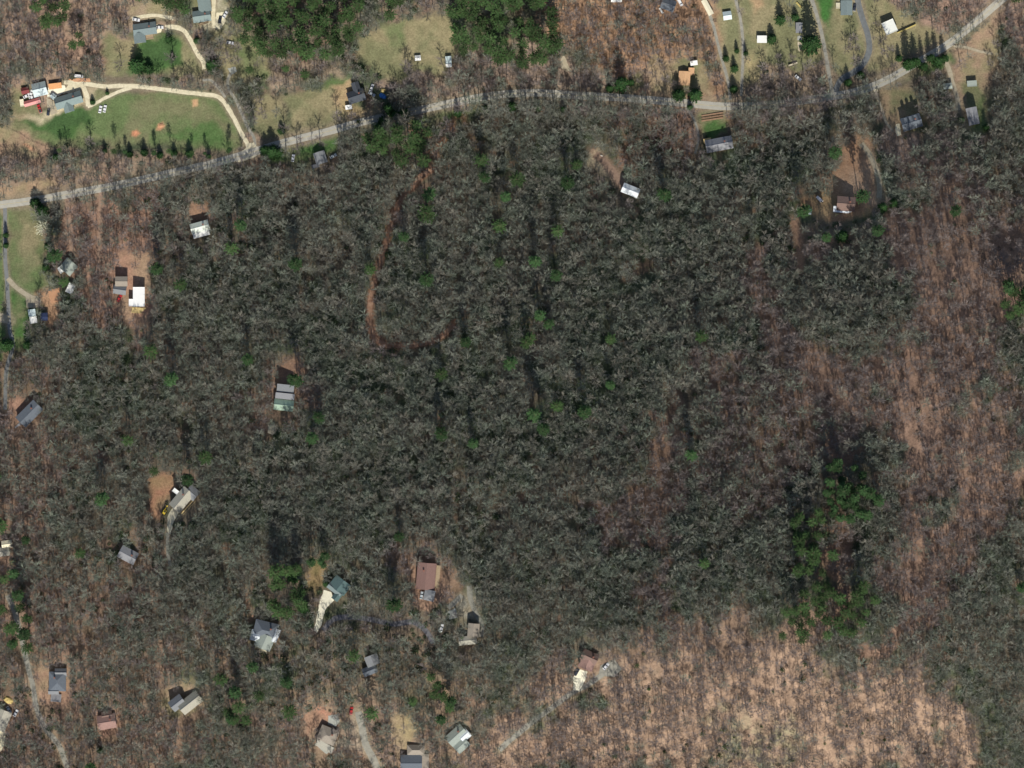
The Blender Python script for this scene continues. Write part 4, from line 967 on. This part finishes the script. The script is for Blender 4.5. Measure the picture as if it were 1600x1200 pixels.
grove([(355,1075),(400,1070),(400,1130),(360,1140)],'pine',20,'dark pine below large many gabled house','pines below the many gabled house',.8,.5)
grove([(-10,900),(30,905),(60,930),(50,1010),(-10,1010)],'pine',24,'dark pine at left edge beside lane','pines beside the upper lane',.85,.45)
grove([(1555,440),(1610,430),(1610,500),(1560,495)],'pine',20,'dark pine at the right edge beside the brown slope','pines at the right edge',.9,.6)
grove([(1570,-15),(1615,-15),(1615,22),(1580,15)],'pine',16,'green pine in the top right corner','pines in the top right corner',.9,.9)
# hedge trees with long shadows along the lower side of the farm lawn
hed = [(168,236),(180,238),(196,240),(207,239),(221,240),(243,236),(252,240),(264,239),(275,241),(294,239),(306,240),(318,237),(330,239),(354,233),(361,236),(85,240),(96,238)]
for i, (px, py) in enumerate([h for h in hed if random.random() < .8 or h[0] > 290]): tree(('spruce','pine','pineb')[i % 3] if random.random() < .55 else 'spruce', px+random.uniform(-5,5), py+random.uniform(-3,6), 'dark evergreen in the row along the bottom of the farm lawn', 'evergreens along the bottom of the farm lawn', random.uniform(.35,.55), random.uniform(1.0,1.6)); EVERG.append((px, py, 9))
for i, px in enumerate([1418,1429,1440,1451,1462,1472]): tree('spruce', px+random.uniform(-4,4), 108-i*3.2+random.uniform(-7,4), 'dark spruce in the roadside row above the dormered house', 'dark spruces in the roadside row', random.uniform(.6,.95), random.uniform(1.6,2.2)); EVERG.append((px, 108-i*3.2, 10))
SP = [(970,134,1.25,1.7),(953,139,.6,1.2),(986,130,.6,1.3),(1060,150,.95,1.1),(1086,150,1.05,1.15),(1078,168,.45,1.2),(1266,72,1.5,1.65),(1219,32,.9,1.3),(1242,28,.7,1),(1205,62,.75,1),(1404,92,.6,1.2),
 (215,103,1.2,.85),(233,108,.8,.8),(264,62,.55,.9),(308,64,.5,.9),(333,102,1.1,.8),(270,92,.5,1),(12,540,1.0,1.6),(44,540,.8,1.2),(10,368,.4,1.6),(10,384,.4,1.4),(66,330,1.0,.9),(56,318,.8,.9),
 (76,385,.7,.8),(82,402,.7,.8),(72,418,.6,.8),(426,238,1.05,1.0),(435,240,.9,1.0),(415,236,.8,1),(1134,92,.5,1.3),(1151,80,.4,1.6),(1165,84,.4,1.6),(1147,108,.7,1.1),(1146,140,.6,1.1),(440,205,.7,.8),
 (608,172,.9,1.2),(618,182,1.0,1.2),(600,190,.8,1.1),(632,178,.9,1.2),(590,200,.8,1.2),(715,178,.7,1.3),(760,172,.8,1.3),(800,168,.8,1.2),(840,170,.7,1.2),(880,172,.6,1.2),(1315,370,.9,1.0),(1395,318,.8,1.2),(1378,325,.8,1.2),(476,950,.9,1.1),(510,912,.6,.9),(722,995,.5,1.2),(1325,130,.6,1.3),(1345,118,.6,1.3),
 (157,1172,.5,1.3),(460,900,1.1,1.1),(1540,200,.6,1),(1502,188,.5,1),(145,160,.4,1),(168,146,.35,1)]
for (px, py, s, sz) in SP: tree('spruce', px, py, where(px, py, 'dark evergreen'), None, s*.9, sz); EVERG.append((px, py, 9*s))
CD = [(961,1180,1.4),(981,1170,.8),(978,1186,.6),(1007,1181,.9),(1060,1093,1.0),(1130,1139,1.4),(1124,1156,1.0),(1133,1166,1.5),(1124,1180,1.1),(1112,1190,1.6),(1155,1168,.9),(1146,1173,.9),(1153,1178,.6),(1098,1146,1.2),(1170,1150,.5),
 (1253,1063,1.6),(1258,1036,1.4),(1222,1046,1.0),(1281,1018,1.2),(1310,1012,.5),(858,1178,.9),(1120,1168,.6),(1208,1156,1.3),(1202,1168,1.0),(560,190,1.0),(142,210,.6),(180,300,.8)]
CD += [(random.uniform(900,1480), random.uniform(1030,1190), random.uniform(.4,1.1)) for _ in range(45)]
for i, (px, py, s) in enumerate(CD):
    tree('cedar', px, py, 'small rounded dark cedar on the open brown slope at bottom right' if px > 900 else where(px, py, 'small rounded dark cedar'), 'cedars on the open brown slope' if px > 900 else None, s*.95)
tree('bloom', 68, 356, 'white blossoming round tree beside the lawn at left', None, 1.0)
# bare trees that stand out in yards and along verges
YARD = [(190,97),(272,88),(318,62),(345,72),(355,85),(372,90),(330,82),(360,50),(348,60),(445,195),(465,228),(470,215),(575,175),(640,105),(648,118),(655,112),(634,98),(690,92),(712,88),(704,112),(1020,112),(1035,104),(1040,120),
 (1335,90),(1322,72),(1330,55),(1376,60),(1382,75),(1192,100),(1180,140),(1220,100),(1236,88),(1500,95),(1545,95),(1030,92),(985,110),(1010,100),(410,170),(425,120),(385,170),(398,185),(300,118),(246,120),(142,215),(134,120),(550,176),(527,178),(62,470),(98,500),(340,130),(372,70),(1255,108),(1262,95),(930,118),(1150,160),(1360,165),(500,215)]
for (px, py) in YARD: tree('thin', px, py+6, where(px, py, 'bare spreading tree'), None, random.uniform(.75,1.1), .85)

# ------------------------------------------------------------------ the wood
gap = 9.3
xs = np.arange(-75, 1680, gap); ys = np.arange(-60, 1290, gap*.87)
TX, TY = np.meshgrid(xs, ys); TX[1::2] += gap/2
TX = (TX+rng.uniform(-.42,.42,TX.shape)*gap).ravel(); TY = (TY+rng.uniform(-.42,.42,TY.shape)*gap).ravel()
_, op = litter_fields(TX, TY)
keep = np.ones(TX.shape)
for i, (poly, ca, cb, o) in enumerate(OPEN): keep = np.minimum(keep, 1-o*np.maximum(polymask(TX, TY-2, poly, 5, 4, i+1), polymask(TX, TY-9, poly, 5, 4, i+1)*(o > .8)))
keep = np.minimum(keep, 1-linemask(TX, TY-1, [p for p in MAINROAD if p[0] < 1135], 13, 5, 2, 3))
keep = np.minimum(keep, 1-linemask(TX, TY-1, [p for p in MAINROAD if p[0] > 1475], 12, 5, 2, 3))
keep = np.minimum(keep, 1-.55*linemask(TX, TY+8, [p for p in MAINROAD if 440 < p[0] < 600], 26, 6, 2, 3))
for i, r in enumerate(ROADS):
    if r[0] in ('driveway','lane','dirt_track','forest_path'): keep = np.minimum(keep, 1-.95*linemask(TX, TY-3, r[1], r[4]+2, 3, 1, i))
for (x, y, r) in HOUSE_SPOTS: keep[np.hypot(TX-x, (TY-y-2)*.9) < r+3.5] = 0
for (x, y, r) in EVERG: keep[np.hypot(TX-x, TY-y) < r] = 0
for (x, y) in LONE: keep[np.hypot(TX-x, TY-y-2) < 9] = 0
for (p, m) in PATCH: keep = np.minimum(keep, 1-polymask(TX, TY-6, p, 5, 0, 1))
for (x, y, r) in [(1275,318,20),(1330,338,17),(1300,340,14),(1358,262,12),(1365,300,12),(948,266,15),(966,288,13),(1246,360,9),(1248,395,9),(253,775,20),(250,800,16),(508,955,13),(500,975,10),(560,976,8),(610,985,8),(640,985,9),(903,1082,12)]:
    keep[np.hypot(TX-x, TY-y) < r] = 0
near = np.zeros(TX.shape)
for dy in (9, 19):
    for i, (poly, ca, cb, o) in enumerate(OPEN):
        if o >= .8: near = np.maximum(near, polymask(TX, TY-dy, poly, 4, 2, i+1))
    for (p, m) in PATCH: near = np.maximum(near, polymask(TX, TY-dy, p, 4, 0, 1))
    for (x, y, r) in HOUSE_SPOTS: near = np.maximum(near, (np.hypot(TX-x, TY-y-dy) < r+2)*.8)
    for i, r in enumerate(ROADS):
        if r[3] != 'leaf_dirt': near = np.maximum(near, .8*linemask(TX, TY-dy, r[1], r[4], 3, 1, i))
keep = keep*(1-.40*near)
for (x, y) in LONE:
    if 640 < x < 1000 and 250 < y < 720: keep = np.where((abs(TX-x) < 6) & (TY < y) & (TY > y-36), keep*.5, keep)
gaps = np.clip((fbm(TX, TY, 60, 4)-.60)*4, 0, .45)
clump = np.clip((fbm(TX, TY, 34, 14)-.5)*3.4, -.5, .5)
pr = keep*np.clip(1-op*(.52-.7*clump), 0, 1)*(1-gaps)
sel = rng.random(TX.shape) < pr
sel_ = sel
TX, TY, op = TX[sel], TY[sel], op[sel]
wx, wy, wz = WV(TX, TY)
thin = rng.random(len(TX)) < np.clip(op*1.9+.55*near[sel_], 0, .93)
big = fbm(TX, TY, 90, 8)
scl = (.52+.32*rng.random(len(TX)))*(.85+.35*big)*np.where(thin, .95, 1.0)
scl = scl*(1+.45*linemask(TX, TY-21, [p for p in MAINROAD if 560 < p[0] < 1320], 26, 6, 2, 3))
vi = np.where(thin, ND+rng.integers(0, NT_, len(TX)), rng.integers(0, ND, len(TX)))
rz = rng.random(len(TX))*6.2832
inside = (TX > 8) & (TX < 1592) & (TY > 8) & (TY < 1192)
NIND = 300-len(YARD)-6-ND-NT_
order = [i for i in np.argsort(-scl) if inside[i]]
need = list(range(ND+NT_)); pick = []
for v in need:
    pick.append(next(i for i in order if vi[i] == v and i not in pick))
for i in order:
    if len(pick) >= NIND+ND+NT_: break
    if i not in pick: pick.append(i)
def zone(px, py, t):
    l = min(LM, key=lambda l: (l[0]-px)**2+(l[1]-py)**2); dx, dy = px-l[0], py-l[1]; an = math.degrees(math.atan2(-dy, dx)) % 360; d = math.hypot(dx, dy)
    dr = ['right of','above right of','above','above left of','left of','below left of','below','below right of'][int((an+22.5)//45) % 8]
    nm = 'tall grey bare tree' if not t else 'thin brown bare tree'; pl = f"{'close' if d < 80 else 'some way' if d < 170 else 'far'} {dr} {l[2]}"
    return (f'{nm} {pl}', f'{nm}s {pl}')
PINFO = [None]*(ND+NT_)
for i in pick:
    v = int(vi[i]); k, kk = ('dense', v) if v < ND else ('thin', v-ND)
    lb, gr = zone(TX[i], TY[i], v >= ND)
    e = tree(k, TX[i], TY[i], lb, gr, float(scl[i]), 1.0, kk, float(rz[i]))
    if PINFO[v] is None: PINFO[v] = (e.children[0], e.children[1])
rest = np.ones(len(TX), bool); rest[pick] = False
ri = np.where(rest)[0]
def point_cloud(name, idx_, x, y, z, var, rot, sc):
    me = bpy.data.meshes.new(name); me.vertices.add(len(idx_)); me.vertices.foreach_set('co', np.stack([x, y, z], -1)[idx_].ravel().astype(np.float32))
    for nm, tp, arr in (('variant','INT',var[idx_].astype(np.int32)),('spin','FLOAT',rot[idx_].astype(np.float32)),('size','FLOAT',sc[idx_].astype(np.float32))):
        a = me.attributes.new(nm, tp, 'POINT'); a.data.foreach_set('value', arr)
    return me
def scatter(ob, sources):
    """instances on the vertices: sources is a list of tuples of objects per variant"""
    ng = bpy.data.node_groups.new('scatter', 'GeometryNodeTree')
    ng.interface.new_socket('Geometry', in_out='INPUT', socket_type='NodeSocketGeometry'); ng.interface.new_socket('Geometry', in_out='OUTPUT', socket_type='NodeSocketGeometry')
    n = ng.nodes; l = ng.links; gi = n.new('NodeGroupInput'); go = n.new('NodeGroupOutput'); outs = n.new('GeometryNodeJoinGeometry')
    def attr(nm, tp):
        a = n.new('GeometryNodeInputNamedAttribute'); a.data_type = tp; a.inputs[0].default_value = nm; return a.outputs[0]
    va, sp, sz = attr('variant','INT'), attr('spin','FLOAT'), attr('size','FLOAT')
    cx = n.new('ShaderNodeCombineXYZ'); l.new(sp, cx.inputs[2])
    for v, objs in enumerate(sources):
        jn = n.new('GeometryNodeJoinGeometry')
        for o in objs:
            oi = n.new('GeometryNodeObjectInfo'); oi.transform_space = 'ORIGINAL'; oi.inputs['Object'].default_value = o; l.new(oi.outputs['Geometry'], jn.inputs[0])
        cmp = n.new('FunctionNodeCompare'); cmp.data_type = 'INT'; cmp.operation = 'EQUAL'
        ia = [s for s in cmp.inputs if s.type == 'INT']; l.new(va, ia[0]); ia[1].default_value = v
        ip = n.new('GeometryNodeInstanceOnPoints'); l.new(gi.outputs[0], ip.inputs['Points']); l.new(cmp.outputs[0], ip.inputs['Selection'])
        l.new(jn.outputs[0], ip.inputs['Instance']); l.new(cx.outputs[0], ip.inputs['Rotation']); l.new(sz, ip.inputs['Scale']); l.new(ip.outputs[0], outs.inputs[0])
    l.new(outs.outputs[0], go.inputs[0]); md = ob.modifiers.new('scatter', 'NODES'); md.node_group = ng
ob = obj('bare_wood', point_cloud('bare_wood', ri, wx, wy, wz, vi, rz, scl)); tag(ob, 'leafless grey brown trees filling the wood between the houses and roads', kind='stuff')
scatter(ob, PINFO)
# evergreen laurel understorey, low scrub and roadside brush
def shrub(seed, r, h, n, s, m, nm):
    rr = random.Random(seed); b = MB()
    for _ in range(n):
        a = rr.uniform(0, 6.283); u = rr.random()**.5*r; z = h*(1-(u/r)**2)*rr.uniform(.3,1); p = Vector((math.cos(a)*u, math.sin(a)*u, z))
        d = rv(rr).normalized()*s; e = d.cross(rv(rr)).normalized()*s*.6; d.z *= .5; b.add([p-d, p+e, p+d, p-e], [(0,1,2,3)])
    return mesh(nm, b.v, b.f, m)
LAUREL = mat('laurel_leaves', (.030,.052,.022), .6, second=(.06,.10,.04), scale=.6, inst=.3, spec=.3)
BRUSH = mat('dry_brush', (.13,.105,.085), .9, second=(.26,.21,.165), scale=.6, inst=.3, spec=.1)
M1 = shrub(1, 1.7, 1.8, 60, .38, LAUREL, 'laurel_bush'); M2 = shrub(2, 1.2, 1.2, 42, .32, LAUREL, 'laurel_bush'); M3 = shrub(3, 1.5, 1.3, 50, .30, BRUSH, 'brush_clump')
n_s = 15000
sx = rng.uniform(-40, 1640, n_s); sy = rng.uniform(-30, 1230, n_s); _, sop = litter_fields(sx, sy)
kp = np.ones(n_s)
for i, (poly, ca, cb, o) in enumerate(OPEN): kp = np.minimum(kp, 1-polymask(sx, sy, poly, 3, 4, i+1))
kp = np.minimum(kp, 1-linemask(sx, sy, MAINROAD, 22, 4, 2, 3))
for i, r in enumerate(ROADS): kp = np.minimum(kp, 1-linemask(sx, sy, r[1], r[2]+5, 2, 1, i))
for (x, y, r) in HOUSE_SPOTS: kp[np.hypot(sx-x, sy-y) < r+5] = 0
for (p, m) in PATCH: kp = np.minimum(kp, 1-polymask(sx, sy, p, 2, 0, 1))
lau = np.clip((fbm(sx, sy, 80, 12)-.47)*6, .04, 1)
isl = rng.random(n_s) < lau*(1-np.clip(sop*2.2, 0, .97))
isb = (~isl) & (rng.random(n_s) < .28)
okk = (rng.random(n_s) < kp)
x_, y_, z_ = WV(sx, sy); r_ = rng.random(n_s)*6.28; s_ = rng.uniform(.7,1.5,n_s)
def first_source(nm, me, px, py, label, cat):
    o = obj(nm, me, None, W(px, py)); tag(o, label, cat); return o
L1 = first_source('laurel_bush', M1, 620, 560, 'laurel bush beside the lowest bend of the red dirt track', 'bush')
L2 = first_source('laurel_bush', M2, 1104, 214, 'low evergreen bush at the corner of the long metal roofed garden house', 'bush')
L3 = first_source('brush_clump', M3, 700, 190, 'dry brush clump beside the red leaf patch below the road', 'bush')
var = np.where(isl, rng.integers(0, 2, n_s), 0)
ii = np.where(isl & okk)[0]; ob = obj('laurel_thicket', point_cloud('laurel_thicket', ii, x_, y_, z_, var, r_, s_)); tag(ob, 'dark evergreen laurel thicket under the bare trees', kind='stuff'); scatter(ob, [(L1,), (L2,)])
ii = np.where(isb & okk)[0]; ob = obj('dry_brush', point_cloud('dry_brush', ii, x_, y_, z_, var*0, r_, s_*.8)); tag(ob, 'dry brown brush scattered over the wood floor', kind='stuff'); scatter(ob, [(L3,)])
print('trees', len(TX), 'rest', len(ri), 'laurel', int((isl & okk).sum()), 'brush', int((isb & okk).sum()))
